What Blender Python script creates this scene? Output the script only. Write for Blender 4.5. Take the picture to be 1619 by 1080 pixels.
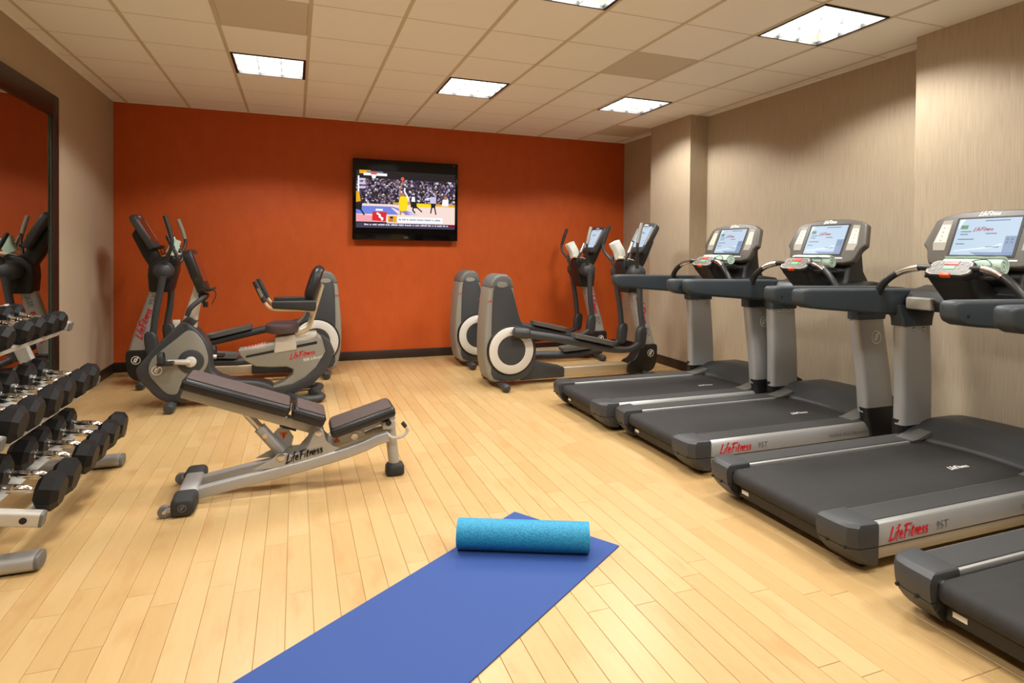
import bpy, bmesh, math, random
from mathutils import Vector, Matrix
from math import sin, cos, pi, radians

random.seed(7)
for o in list(bpy.data.objects):
    bpy.data.objects.remove(o, do_unlink=True)
SC = bpy.context.scene
COL = SC.collection

# ------------------------------------------------------------------ camera
CAM = Vector((1.8722, -7.5730, 1.3714))
YAW, PITCH, ROLL = 0.350507, 0.0149535, -0.0099413
FPX, CYPX = 935.561, 411.973
_f = Vector((sin(YAW), cos(YAW), 0)); _r = Vector((cos(YAW), -sin(YAW), 0)); _d = Vector((0, 0, -1))
_f2 = _f * cos(PITCH) + _d * sin(PITCH); _d2 = _d * cos(PITCH) - _f * sin(PITCH)
_r3 = _r * cos(ROLL) + _d2 * sin(ROLL); _d3 = _d2 * cos(ROLL) - _r * sin(ROLL)
cam = bpy.data.cameras.new('camera')
cam.sensor_fit = 'HORIZONTAL'; cam.sensor_width = 36.0
cam.lens = 36.0 * FPX / 1619.0
cam.shift_y = -(540.0 - CYPX) / 1619.0
cam.clip_start = 0.05
camo = bpy.data.objects.new('camera', cam); COL.objects.link(camo)
M = Matrix.Identity(4)
for i, ax in enumerate((_r3, -_d3, -_f2)):
    for k in range(3): M[k][i] = ax[k]
M.translation = CAM
camo.matrix_world = M
SC.camera = camo

def project(P):
    d = Vector(P) - CAM; w = d.dot(_f2)
    if w < 0.05: return None
    return (809.5 + FPX * d.dot(_r3) / w, CYPX + FPX * d.dot(_d3) / w)

# ------------------------------------------------------------------ world, exposure, lamp strength
world = bpy.data.worlds.new('world'); SC.world = world; world.use_nodes = True
world.node_tree.nodes['Background'].inputs[0].default_value = (0.02, 0.018, 0.015, 1)
world.node_tree.nodes['Background'].inputs[1].default_value = 0.2
vs = SC.view_settings
vs.view_transform = 'Standard'; vs.look = 'None'; vs.gamma = 1.0; vs.use_curve_mapping = False
vs.exposure = 0.15
LAMP_W = 46.0                       # power of the tubes of one ceiling light
LAMP_CUT = (0.36, 0.46)             # cosine of the cut-off of the parabolic louvre (dark below, full above)
LAMP_COL = (1.0, 0.98, 0.94)

# ------------------------------------------------------------------ helpers
def lin(c):
    r = []
    for v in c[:3]:
        v = v / 255.0
        r.append(v / 12.92 if v <= 0.04045 else ((v + 0.055) / 1.055) ** 2.4)
    return (r[0], r[1], r[2], 1.0)

MATS = {}
def mat(name, rgb, rough=0.5, metal=0.0, noise=None, bump=None, emit=None, coat=0.0, spec=0.5):
    """rgb sRGB 0-255; noise=(scale, amount, stretch xyz); bump=(scale, strength, distance)"""
    m = bpy.data.materials.new(name); m.use_nodes = True
    nt = m.node_tree; b = nt.nodes['Principled BSDF']
    c = lin(rgb)
    b.inputs['Base Color'].default_value = c
    b.inputs['Roughness'].default_value = rough
    b.inputs['Metallic'].default_value = metal
    b.inputs['Specular IOR Level'].default_value = spec
    if coat: b.inputs['Coat Weight'].default_value = coat
    if noise or bump:
        tc = nt.nodes.new('ShaderNodeTexCoord')
    if noise:
        mp = nt.nodes.new('ShaderNodeMapping'); mp.inputs['Scale'].default_value = noise[2] if len(noise) > 2 else (1, 1, 1)
        nt.links.new(tc.outputs['Object'], mp.inputs['Vector'])
        n = nt.nodes.new('ShaderNodeTexNoise'); n.inputs['Scale'].default_value = noise[0]; n.inputs['Detail'].default_value = 5
        nt.links.new(mp.outputs[0], n.inputs['Vector'])
        mx = nt.nodes.new('ShaderNodeMix'); mx.data_type = 'RGBA'
        a = noise[1]
        mx.inputs[6].default_value = tuple(max(0, v * (1 - a)) for v in c[:3]) + (1,)
        mx.inputs[7].default_value = tuple(min(1, v * (1 + a)) for v in c[:3]) + (1,)
        nt.links.new(n.outputs['Fac'], mx.inputs[0]); nt.links.new(mx.outputs[2], b.inputs['Base Color'])
    if bump:
        n2 = nt.nodes.new('ShaderNodeTexNoise'); n2.inputs['Scale'].default_value = bump[0]; n2.inputs['Detail'].default_value = 3
        nt.links.new(tc.outputs['Object'], n2.inputs['Vector'])
        bp = nt.nodes.new('ShaderNodeBump'); bp.inputs['Strength'].default_value = bump[1]
        bp.inputs['Distance'].default_value = bump[2] if len(bump) > 2 else 0.002
        nt.links.new(n2.outputs['Fac'], bp.inputs['Height']); nt.links.new(bp.outputs[0], b.inputs['Normal'])
    if emit:
        b.inputs['Emission Color'].default_value = lin(emit[0]); b.inputs['Emission Strength'].default_value = emit[1]
    MATS[name] = m
    return m

def catmull(pts, n=6, closed=False):
    P = [Vector(p) for p in pts]; out = []; L = len(P)
    rng = L if closed else L - 1
    for i in range(rng):
        if closed: p0, p1, p2, p3 = P[(i - 1) % L], P[i], P[(i + 1) % L], P[(i + 2) % L]
        else: p0, p1, p2, p3 = P[max(i - 1, 0)], P[i], P[i + 1], P[min(i + 2, L - 1)]
        for k in range(n):
            t = k / n
            out.append(0.5 * ((2 * p1) + (-p0 + p2) * t + (2 * p0 - 5 * p1 + 4 * p2 - p3) * t * t + (-p0 + 3 * p1 - 3 * p2 + p3) * t ** 3))
    if not closed: out.append(P[-1])
    return out

def sm2(pts, n=4, closed=True):
    return [(p.x, p.y) for p in catmull([(a, b, 0) for a, b in pts], n, closed)]

class MB:
    """collects geometry; build() links it as ONE mesh object"""
    def __init__(s): s.v = []; s.f = []; s.mi = []
    def add(s, V, F, mi=0, M=None):
        o = len(s.v)
        s.v += [tuple(M @ Vector(p)) if M else tuple(p) for p in V]
        s.f += [tuple(o + i for i in f) for f in F]; s.mi += [mi] * len(F)
        return s
    def bm(s, b, mi=0, M=None):
        b.verts.index_update()
        V = [v.co.copy() for v in b.verts]; F = [[v.index for v in f.verts] for f in b.faces]
        b.free(); return s.add(V, F, mi, M)
    def box(s, c, size, bevel=0.0, seg=2, rot=None, mi=0):
        b = bmesh.new(); bmesh.ops.create_cube(b, size=1.0)
        for v in b.verts: v.co = Vector((v.co.x * size[0], v.co.y * size[1], v.co.z * size[2]))
        if bevel: bmesh.ops.bevel(b, geom=b.edges[:], offset=bevel, segments=seg, profile=0.5, affect='EDGES', clamp_overlap=True)
        M = Matrix.Translation(c)
        if rot is not None: M = M @ rot.to_4x4()
        return s.bm(b, mi, M)
    def prism(s, outline, lo, hi, frame=None, bevel=0.0, seg=2, mi=0, ang=25):
        """outline in (a,b), extruded along c from lo to hi; frame=(O,ea,eb,ec); default a=x b=z c=y"""
        if frame is None: frame = (Vector((0, 0, 0)), Vector((1, 0, 0)), Vector((0, 0, 1)), Vector((0, 1, 0)))
        O, ea, eb, ec = [Vector(q) for q in frame]
        b = bmesh.new()
        r0 = [b.verts.new(O + ea * p[0] + eb * p[1] + ec * lo) for p in outline]
        r1 = [b.verts.new(O + ea * p[0] + eb * p[1] + ec * hi) for p in outline]
        b.faces.new(r0); b.faces.new(list(reversed(r1))); n = len(outline)
        for i in range(n): b.faces.new((r0[(i + 1) % n], r0[i], r1[i], r1[(i + 1) % n]))
        bmesh.ops.recalc_face_normals(b, faces=b.faces[:])
        if bevel:
            es = [e for e in b.edges if len(e.link_faces) == 2 and e.calc_face_angle(0) > radians(ang)]
            bmesh.ops.bevel(b, geom=es, offset=bevel, segments=seg, profile=0.5, affect='EDGES', clamp_overlap=True)
        return s.bm(b, mi)
    def loft(s, rings, cap=True, mi=0, closed=True):
        V = [p for r in rings for p in r]; n = len(rings[0]); F = []
        for i in range(len(rings) - 1):
            for k in range(n if closed else n - 1):
                a = i * n + k; c = i * n + (k + 1) % n
                F.append((a, c, c + n, a + n))
        if cap and closed:
            F.append(tuple(reversed(range(n)))); F.append(tuple((len(rings) - 1) * n + k for k in range(n)))
        return s.add(V, F, mi)
    def tube(s, pts, r, n=10, smooth=0, mi=0, flat=1.0, up=(0, 0, 1)):
        P = catmull(pts, smooth) if smooth else [Vector(p) for p in pts]
        L = len(P)
        if isinstance(r, (int, float)): R = [r] * L
        else:
            R = []
            for i in range(L):
                t = i / (L - 1) * (len(r) - 1); k = min(int(t), len(r) - 2); R.append(r[k] + (r[k + 1] - r[k]) * (t - k))
        rings = []; N = None
        for i in range(L):
            T = (P[min(i + 1, L - 1)] - P[max(i - 1, 0)]).normalized()
            if N is None:
                u = Vector(up)
                if abs(u.dot(T)) > 0.95: u = Vector((1, 0, 0))
                N = (u - T * u.dot(T)).normalized()
            else: N = (N - T * N.dot(T)).normalized()
            B = T.cross(N)
            rings.append([P[i] + (N * cos(2 * pi * k / n) + B * sin(2 * pi * k / n) * flat) * R[i] for k in range(n)])
        return s.loft(rings, True, mi)
    def lathe(s, c, axis, prof, n=24, mi=0):
        A = Vector(axis).normalized(); u = Vector((0, 0, 1)) if abs(A.z) < 0.9 else Vector((1, 0, 0))
        N = (u - A * u.dot(A)).normalized(); B = A.cross(N); c = Vector(c)
        rings = [[c + A * h + (N * cos(2 * pi * k / n) + B * sin(2 * pi * k / n)) * max(r, 1e-5) for k in range(n)] for r, h in prof]
        return s.loft(rings, True, mi)
    def ribbon(s, pts, w, frame, smooth=4, mi=0, taper=True):
        """flat brush stroke in the plane of frame=(O,ea,eb)"""
        O, ea, eb = [Vector(q) for q in frame]
        P = catmull([(p[0], p[1], 0) for p in pts], smooth) if smooth and len(pts) > 2 else [Vector((p[0], p[1], 0)) for p in pts]
        L = len(P); V = []; F = []
        for i in range(L):
            T = P[min(i + 1, L - 1)] - P[max(i - 1, 0)]; T = T.normalized() if T.length > 1e-9 else Vector((1, 0, 0))
            Nn = Vector((-T.y, T.x, 0)); t = i / max(1, L - 1)
            ww = w * (0.5 if not taper else 0.28 + 0.30 * sin(pi * min(1, t + 0.15)))
            for sg in (1, -1):
                q = P[i] + Nn * ww * sg; V.append(O + ea * q.x + eb * q.y)
        for i in range(L - 1): F.append((2 * i, 2 * i + 1, 2 * i + 3, 2 * i + 2))
        return s.add(V, F, mi)
    def quad(s, pts, mi=0): return s.add(pts, [tuple(range(len(pts)))], mi)
    def build(s, name, m, parent=None, smooth=38):
        me = bpy.data.meshes.new(name); me.from_pydata(s.v, [], s.f)
        for q in (m if isinstance(m, (list, tuple)) else [m]): me.materials.append(q if not isinstance(q, str) else MATS[q])
        if isinstance(m, (list, tuple)): me.polygons.foreach_set('material_index', s.mi)
        me.update()
        if smooth:
            me.polygons.foreach_set('use_smooth', [True] * len(me.polygons))
            me.set_sharp_from_angle(angle=radians(smooth))
        o = bpy.data.objects.new(name, me); COL.objects.link(o)
        if parent: o.parent = parent
        if name in TINY: o['kind'] = 'stuff'
        return o

def rrect(c, a, b, wa, wb, r, n=4):
    """rounded rectangle ring around c in plane of unit vectors a,b"""
    c = Vector(c); a = Vector(a); b = Vector(b); out = []
    r = min(r, wa / 2 - 1e-4, wb / 2 - 1e-4)
    for (sx, sy, st) in ((1, 1, 0), (-1, 1, 90), (-1, -1, 180), (1, -1, 270)):
        for k in range(n + 1):
            t = radians(st + 90 * k / n)
            out.append(c + a * (sx * (wa / 2 - r) + r * cos(t)) + b * (sy * (wb / 2 - r) + r * sin(t)))
    return out

TINY = {'screen_text', 'pod_buttons', 'keypad_icons', 'footplate_grip', 'rail_teeth', 'screen_sidebar', 'screen_swoosh'}
X, Y, Z = Vector((1, 0, 0)), Vector((0, 1, 0)), Vector((0, 0, 1))

def tag(o, label, cat, group=None, kind=None):
    o['label'] = label
    if cat: o['category'] = cat
    if group: o['group'] = group
    if kind: o['kind'] = kind
    return o
def thing(name, loc, label, cat, group=None, rz=0):
    o = bpy.data.objects.new(name, None); COL.objects.link(o); o.empty_display_size = 0.1
    o.location = loc; o.rotation_euler = (0, 0, rz)
    return tag(o, label, cat, group)
def struct(o, label=None):
    o['kind'] = 'structure'
    if label: o['label'] = label
    return o
def copy_thing(root, loc, label, rz=None):
    def rec(o, par):
        c = o.copy(); COL.objects.link(c); c.parent = par
        for ch in list(o.children): rec(ch, c)
        return c
    r = rec(root, None); r.location = loc; r['label'] = label
    if rz is not None: r.rotation_euler = (0, 0, rz)
    return r

# brush-script wordmark "LifeFitness" as strokes, height 1, width about 4.3
_e = [(0.02, .30), (.28, .36), (.27, .50), (.14, .55), (.02, .36), (.03, .12), (.16, .03), (.34, .10)]
_s = [(.32, .50), (.18, .55), (.08, .42), (.22, .28), (.24, .12), (.12, .03), (0, .10)]
WORD = [[(.30, 1.05), (.14, .5), (.0, .0)], [(-.12, -.02), (.2, .03), (.58, .10)],
        [(.66, .56), (.58, .05)], [(.70, .80), (.72, .90)],
        [(1.12, 1.0), (1.0, 1.04), (.92, .82), (.78, -.12)], [(.72, .56), (1.06, .62)],
        [(a + 1.08, b) for a, b in _e],
        [(1.82, .95), (1.70, .45), (1.60, -.10)], [(1.55, .88), (1.95, .98), (2.45, 1.0)], [(1.70, .50), (2.06, .56)],
        [(2.22, .56), (2.15, .05)], [(2.28, .78), (2.30, .86)],
        [(2.58, .86), (2.46, .3), (2.46, .06), (2.58, .06)], [(2.38, .60), (2.74, .65)],
        [(2.84, .56), (2.75, .03)], [(2.78, .30), (2.92, .52), (3.05, .50), (3.02, .25), (3.02, .05)],
        [(a + 3.14, b) for a, b in _e], [(a + 3.58, b) for a, b in _s], [(a + 3.98, b) for a, b in _s]]
def wordmark(mb, O, ea, eb, h, wt=.15, mi=0):
    O = Vector(O); ea = Vector(ea).normalized(); eb = Vector(eb).normalized()
    for st in WORD:
        mb.ribbon([((x + .18 * y) * h, y * h) for x, y in st], wt * h, (O, ea, eb), 3, mi)
    return mb
def emblem(mb, O, ea, eb, R, mi=0):
    O = Vector(O); ea = Vector(ea).normalized(); eb = Vector(eb).normalized()
    ring = [(R * .92 * cos(t * 2 * pi / 28), R * .92 * sin(t * 2 * pi / 28)) for t in range(29)]
    mb.ribbon(ring, R * .16, (O, ea, eb), 0, mi, taper=False)
    for st in ([(-.05, .55), (-.3, .0), (-.45, -.4)], [(-.5, -.36), (-.1, -.32), (.15, -.3)],
               [(.25, .5), (.12, .0), (-.02, -.62)], [(.1, .45), (.45, .55), (.6, .5)], [(.1, .05), (.42, .1)]):
        mb.ribbon([(x * R, y * R) for x, y in st], R * .26, (O, ea, eb), 3, mi)
    return mb
_fonts = {}
def text_geo(mb, txt, O, ea, eb, h, shear=0.0, align='LEFT', mi=0):
    key = (txt, shear, align)
    if key not in _fonts:
        cu = bpy.data.curves.new('t', 'FONT'); cu.body = txt; cu.size = 1.0; cu.shear = shear; cu.align_x = align; cu.resolution_u = 2
        o = bpy.data.objects.new('t', cu); COL.objects.link(o); bpy.context.view_layer.update()
        me = bpy.data.meshes.new_from_object(o.evaluated_get(bpy.context.evaluated_depsgraph_get()))
        _fonts[key] = ([v.co.copy() for v in me.vertices], [tuple(p.vertices) for p in me.polygons])
        bpy.data.objects.remove(o, do_unlink=True); bpy.data.curves.remove(cu); bpy.data.meshes.remove(me)
    V, F = _fonts[key]; O = Vector(O); ea = Vector(ea).normalized(); eb = Vector(eb).normalized()
    return mb.add([O + ea * (p.x * h * 1.38) + eb * (p.y * h * 1.38) for p in V], F, mi)

# ------------------------------------------------------------------ materials
mat('beige', (174, 156, 131), .75, noise=(6, .03))
mat('orange_paint', (196, 66, 22), .62)
mat('baseboard_brown', (44, 30, 24), .45)
mat('tile_white', (245, 246, 245), .9, noise=(160, .03), bump=(220, .25, .002))
mat('grid_paint', (206, 196, 176), .6)
mat('plenum', (120, 110, 95), .9)
mat('vent_grey', (208, 202, 188), .7, noise=(400, .10))
mat('lamp_frame', (22, 20, 18), .5)
mat('lamp_white', (240, 240, 235), .5)
mat('lamp_glow', (255, 255, 255), .6, emit=((255, 252, 244), 1.2))
mat('louvre', (80, 80, 78), .5)
mat('charcoal', (56, 58, 60), .48, bump=(500, .12, .0006))
mat('charcoal_light', (96, 96, 92), .48, bump=(500, .1, .0006))
mat('grey_shell', (136, 134, 124), .45)
mat('slate_rail', (47, 55, 60), .5, noise=(5, .06))
mat('black_plastic', (26, 26, 27), .42)
mat('black_matte', (16, 16, 16), .7)
mat('rubber', (40, 40, 41), .65)
mat('silver_paint', (172, 172, 170), .42, .45)
mat('silver_light', (200, 196, 186), .40, .25)
mat('steel', (205, 203, 198), .22, 1.0)
mat('chrome', (225, 225, 225), .08, 1.0)
mat('rail_beige', (196, 180, 150), .4, .35)
mat('belt_black', (40, 39, 38), .8, noise=(7, .28, (1, 6, 1)), bump=(900, .25, .0006))
mat('strip_grey', (58, 58, 58), .7, bump=(900, .2, .0005))
mat('console_grey', (84, 79, 72), .45)
mat('keypad_cream', (214, 208, 188), .5)
mat('keypad_grey', (150, 146, 136), .5)
mat('logo_red', (200, 26, 40), .5)
mat('logo_black', (22, 22, 24), .5)
mat('logo_white', (238, 236, 228), .5)
mat('logo_grey', (104, 104, 106), .5)
mat('screen_blue', (40, 50, 60), .25, emit=((196, 216, 234), .85))
mat('screen_panel', (40, 50, 60), .25, emit=((142, 164, 198), .75))
mat('screen_red', (60, 10, 20), .3, emit=((186, 60, 90), .6))
mat('screen_green', (30, 60, 40), .3, emit=((120, 160, 120), .6))
mat('screen_line', (30, 40, 60), .3, emit=((110, 130, 160), .6))
mat('screen_white', (60, 60, 60), .3, emit=((222, 236, 245), .95))
mat('screen_off', (70, 32, 30), .12, coat=.5)  # unlit console glass, its maroon reflection painted into the base colour
mat('button_red', (214, 34, 30), .4, emit=((214, 34, 30), .15))
mat('display_green', (60, 170, 90), .4, emit=((70, 190, 110), .25))
mat('clip_orange', (232, 84, 36), .45)
mat('towel_mint', (196, 222, 204), .95, noise=(60, .08), bump=(420, .9, .004))
mat('towel_white', (232, 236, 226), .95, noise=(60, .06), bump=(420, .9, .004))
mat('vinyl_black', (26, 27, 30), .38, bump=(300, .15, .0006))
mat('vinyl_speckle', (74, 60, 56), .75, noise=(420, .75), bump=(700, .4, .0008))
mat('seat_maroon', (72, 58, 58), .5, noise=(400, .25))
mat('dumbbell_rubber', (14, 14, 16), .5, bump=(260, .12, .0008), spec=.3)
mat('mat_blue', (42, 74, 142), .72, noise=(700, .10), bump=(900, .5, .0012))
mat('mirror_frame', (34, 20, 14), .4)
mat('mirror_glass', (205, 205, 200), .0, 1.0)
mat('mirror_edge', (70, 84, 74), .2, .4)
mat('tv_black', (5, 5, 6), .10, spec=.3)
mat('plate_white', (226, 220, 206), .5)
mat('warn_orange', (214, 110, 50), .5)
mat('disc_white', (206, 203, 194), .42)

def floor_mat():
    m = bpy.data.materials.new('maple_plank'); m.use_nodes = True; nt = m.node_tree; b = nt.nodes['Principled BSDF']
    N = nt.nodes.new; L = nt.links.new
    geo = N('ShaderNodeNewGeometry'); oi = N('ShaderNodeObjectInfo')
    tc = N('ShaderNodeTexCoord')
    wn = N('ShaderNodeMath'); wn.operation = 'ADD'; L(oi.outputs['Random'], wn.inputs[0]); L(geo.outputs['Random Per Island'], wn.inputs[1])
    fr = N('ShaderNodeMath'); fr.operation = 'FRACT'; L(wn.outputs[0], fr.inputs[0])
    off = N('ShaderNodeMath'); off.operation = 'MULTIPLY'; off.inputs[1].default_value = 37; L(fr.outputs[0], off.inputs[0])
    cmb = N('ShaderNodeCombineXYZ'); L(off.outputs[0], cmb.inputs[2])
    va = N('ShaderNodeVectorMath'); L(geo.outputs['Position'], va.inputs[0]); L(cmb.outputs[0], va.inputs[1])
    mp = N('ShaderNodeMapping'); mp.inputs['Scale'].default_value = (16, 1.6, 1); L(va.outputs[0], mp.inputs[0])
    n1 = N('ShaderNodeTexNoise'); n1.inputs['Scale'].default_value = 2.2; n1.inputs['Detail'].default_value = 6; n1.inputs['Distortion'].default_value = .8; L(mp.outputs[0], n1.inputs['Vector'])
    mp2 = N('ShaderNodeMapping'); mp2.inputs['Scale'].default_value = (7, 3, 1); L(va.outputs[0], mp2.inputs[0])
    n2 = N('ShaderNodeTexNoise'); n2.inputs['Scale'].default_value = 1.2; n2.inputs['Detail'].default_value = 3; L(mp2.outputs[0], n2.inputs['Vector'])
    cr = N('ShaderNodeValToRGB'); e = cr.color_ramp.elements
    e[0].position = 0.0; e[0].color = lin((184, 149, 97)); e[1].position = 1.0; e[1].color = lin((205, 175, 126))
    q = cr.color_ramp.elements.new(.5); q.color = lin((195, 162, 111))
    mx = N('ShaderNodeMath'); mx.operation = 'MULTIPLY_ADD'; mx.inputs[1].default_value = .45; mx.inputs[2].default_value = .0; L(fr.outputs[0], mx.inputs[0])
    ad = N('ShaderNodeMath'); ad.operation = 'MULTIPLY_ADD'; ad.inputs[1].default_value = .55; L(n1.outputs['Fac'], ad.inputs[0]); L(mx.outputs[0], ad.inputs[2])
    L(ad.outputs[0], cr.inputs[0])
    dk = N('ShaderNodeMix'); dk.data_type = 'RGBA'; dk.blend_type = 'MULTIPLY'; dk.inputs[7].default_value = lin((226, 188, 140))
    st = N('ShaderNodeMapRange'); st.inputs[1].default_value = .56; st.inputs[2].default_value = .74; st.inputs[4].default_value = .32; L(n2.outputs['Fac'], st.inputs[0])
    L(st.outputs[0], dk.inputs[0]); L(cr.outputs[0], dk.inputs[6]); L(dk.outputs[2], b.inputs['Base Color'])
    b.inputs['Roughness'].default_value = .34; b.inputs['Specular IOR Level'].default_value = .4
    MATS['maple_plank'] = m
floor_mat()
mat('plank_joint', (186, 148, 102), .7)

def wall_mats():
    # vertical-thread wallpaper
    m = bpy.data.materials.new('wallpaper'); m.use_nodes = True; nt = m.node_tree; b = nt.nodes['Principled BSDF']; N = nt.nodes.new; L = nt.links.new
    geo = N('ShaderNodeNewGeometry'); mp = N('ShaderNodeMapping'); mp.inputs['Scale'].default_value = (1, 1, .02); L(geo.outputs['Position'], mp.inputs[0])
    n = N('ShaderNodeTexNoise'); n.inputs['Scale'].default_value = 230; n.inputs['Detail'].default_value = 4; L(mp.outputs[0], n.inputs['Vector'])
    cr = N('ShaderNodeValToRGB'); e = cr.color_ramp.elements
    e[0].position = .3; e[0].color = lin((166, 149, 125)); e[1].position = .68; e[1].color = lin((183, 167, 143)); L(n.outputs['Fac'], cr.inputs[0])
    L(cr.outputs[0], b.inputs['Base Color']); b.inputs['Roughness'].default_value = .7
    bp = N('ShaderNodeBump'); bp.inputs['Strength'].default_value = .25; bp.inputs['Distance'].default_value = .001; L(n.outputs['Fac'], bp.inputs['Height']); L(bp.outputs[0], b.inputs['Normal'])
    MATS['wallpaper'] = m
    # orange suede-like wall
    m = bpy.data.materials.new('orange_wall'); m.use_nodes = True; nt = m.node_tree; b = nt.nodes['Principled BSDF']; N = nt.nodes.new; L = nt.links.new
    geo = N('ShaderNodeNewGeometry'); mp = N('ShaderNodeMapping'); mp.inputs['Scale'].default_value = (1, 1, .5); L(geo.outputs['Position'], mp.inputs[0])
    n = N('ShaderNodeTexNoise'); n.inputs['Scale'].default_value = 9; n.inputs['Detail'].default_value = 7; n.inputs['Roughness'].default_value = .65; L(mp.outputs[0], n.inputs['Vector'])
    cr = N('ShaderNodeValToRGB'); e = cr.color_ramp.elements
    e[0].position = .3; e[0].color = lin((180, 76, 22)); e[1].position = .7; e[1].color = lin((190, 84, 28)); L(n.outputs['Fac'], cr.inputs[0])
    L(cr.outputs[0], b.inputs['Base Color']); b.inputs['Roughness'].default_value = .6; b.inputs['Specular IOR Level'].default_value = .3
    MATS['orange_wall'] = m
    # ribbed teal foam of the rolled mat
    m = bpy.data.materials.new('mat_teal'); m.use_nodes = True; nt = m.node_tree; b = nt.nodes['Principled BSDF']; N = nt.nodes.new; L = nt.links.new
    tc = N('ShaderNodeTexCoord'); vo = N('ShaderNodeTexVoronoi'); vo.inputs['Scale'].default_value = 130
    L(tc.outputs['Object'], vo.inputs['Vector'])
    cr = N('ShaderNodeValToRGB'); e = cr.color_ramp.elements; e[0].position = .15; e[0].color = lin((40, 158, 196)); e[1].position = .75; e[1].color = lin((28, 132, 176)); L(vo.outputs['Distance'], cr.inputs[0])
    L(cr.outputs[0], b.inputs['Base Color']); b.inputs['Roughness'].default_value = .6
    bp = N('ShaderNodeBump'); bp.inputs['Strength'].default_value = .7; bp.inputs['Distance'].default_value = -.002; L(vo.outputs['Distance'], bp.inputs['Height']); L(bp.outputs[0], b.inputs['Normal'])
    MATS['mat_teal'] = m
    # crowd on the television
    m = bpy.data.materials.new('tv_crowd'); m.use_nodes = True; nt = m.node_tree; b = nt.nodes['Principled BSDF']; N = nt.nodes.new; L = nt.links.new
    tc = N('ShaderNodeTexCoord'); vo = N('ShaderNodeTexVoronoi'); vo.inputs['Scale'].default_value = 46; L(tc.outputs['Object'], vo.inputs['Vector'])
    sp = N('ShaderNodeSeparateColor'); L(vo.outputs['Color'], sp.inputs[0])
    cr = N('ShaderNodeValToRGB'); cr.color_ramp.interpolation = 'CONSTANT'; e = cr.color_ramp.elements
    e[0].color = lin((18, 16, 22)); e[1].position = .34; e[1].color = lin((52, 40, 58))
    for p_, c_ in ((.5, (84, 72, 100)), (.62, (130, 100, 100)), (.72, (60, 48, 84)), (.84, (160, 150, 176)), (.94, (214, 208, 220))):
        q = cr.color_ramp.elements.new(p_); q.color = lin(c_)
    L(sp.outputs[0], cr.inputs[0]); b.inputs['Base Color'].default_value = (0.01, .01, .01, 1); b.inputs['Roughness'].default_value = .2
    L(cr.outputs[0], b.inputs['Emission Color']); b.inputs['Emission Strength'].default_value = 1.0
    MATS['tv_crowd'] = m
wall_mats()
def glow(name, rgb, s=1.0): return mat(name, (8, 8, 8), .2, emit=(rgb, s))
for nm, c in (('tv_court', (238, 214, 204)), ('tv_blue', (112, 128, 214)), ('tv_yellow', (246, 212, 24)), ('tv_gold', (226, 166, 30)), ('tv_white', (240, 240, 246)),
              ('tv_skin', (176, 116, 84)), ('tv_dark', (26, 24, 30)), ('tv_red', (214, 36, 48)), ('tv_grey', (110, 118, 140)), ('tv_ball', (226, 84, 74)),
              ('tv_bar', (64, 60, 84)), ('tv_maroon', (120, 10, 50)), ('tv_pink', (236, 160, 168)), ('tv_lilac', (196, 190, 222))):
    glow(nm, c)

# ------------------------------------------------------------------ room
CEIL = 2.965; XL, XR, XP = 0.0, 6.37, 6.13; YB, YF = 0.0, -9.7
mb = MB(); mb.box(((XL + XR) / 2, (YB + YF) / 2, -.034), (XR - XL + .4, YB - YF + .4, .06)); floor = struct(mb.build('floor', 'plank_joint', smooth=0), 'pale maple plank floor')
PW = .098
planks = []
ci = 0; x = XL - .02
while x < XR:
    y = YB; first = True
    while y > -8.9:
        ln = random.choice((.5, .7, .9, 1.2))
        if first: ln *= random.choice((.4, .7, 1.0)); first = False; ln = max(ln, .2)
        ln = round(ln, 2)
        planks.append((x + PW / 2, y - ln / 2, ln)); y -= ln
    x += PW
def score(p):
    cx, cy, ln = p; n = 0
    pts = [project((cx + sx * PW / 2, cy + sy * ln / 2, 0)) for sx, sy in ((-1, -1), (1, -1), (1, 1), (-1, 1))]
    for k in range(7):
        q = project((cx, cy + ln * (k / 6 - .5), 0))
        if q and 0 <= q[0] <= 1619 and 0 <= q[1] <= 1080: n += 1
    if n == 0: return 0
    if any(q is None for q in pts): return 5000 * n / 7
    a = abs(sum(pts[i][0] * pts[(i + 1) % 4][1] - pts[(i + 1) % 4][0] * pts[i][1] for i in range(4))) / 2
    return min(a, 9000) * n / 7
planks.sort(key=score, reverse=True)
pm = {}
def plank_mesh(ln):
    if ln not in pm:
        b = MB(); g = .0008; w = PW / 2 - g; l = ln / 2 - g; c = .0012
        V = [(-w, -l, -.006), (w, -l, -.006), (w, l, -.006), (-w, l, -.006), (-w, -l, -c), (w, -l, -c), (w, l, -c), (-w, l, -c),
             (-w + c, -l + c, 0), (w - c, -l + c, 0), (w - c, l - c, 0), (-w + c, l - c, 0)]
        F = [(8, 9, 10, 11)] + [(i + a, (i + 1) % 4 + a, (i + 1) % 4 + a + 4, i + a + 4) for a in (0, 4) for i in range(4)]
        b.add(V, F); pm[ln] = (b, None)
    return pm[ln]
shared = {}
for cx, cy, ln in planks[:300]:
    b, _ = plank_mesh(ln)
    if ln not in shared:
        o = b.build('plank', 'maple_plank', floor, 0); shared[ln] = o
    else:
        o = shared[ln].copy(); COL.objects.link(o)
    o.location = (cx, cy, 0)
rest = MB()
for cx, cy, ln in planks[300:]:
    b, _ = plank_mesh(ln); rest.add(b.v, b.f, 0, Matrix.Translation((cx, cy, 0)))
o = rest.build('planks_beyond', 'maple_plank', floor, 0); o['kind'] = 'stuff'

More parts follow.
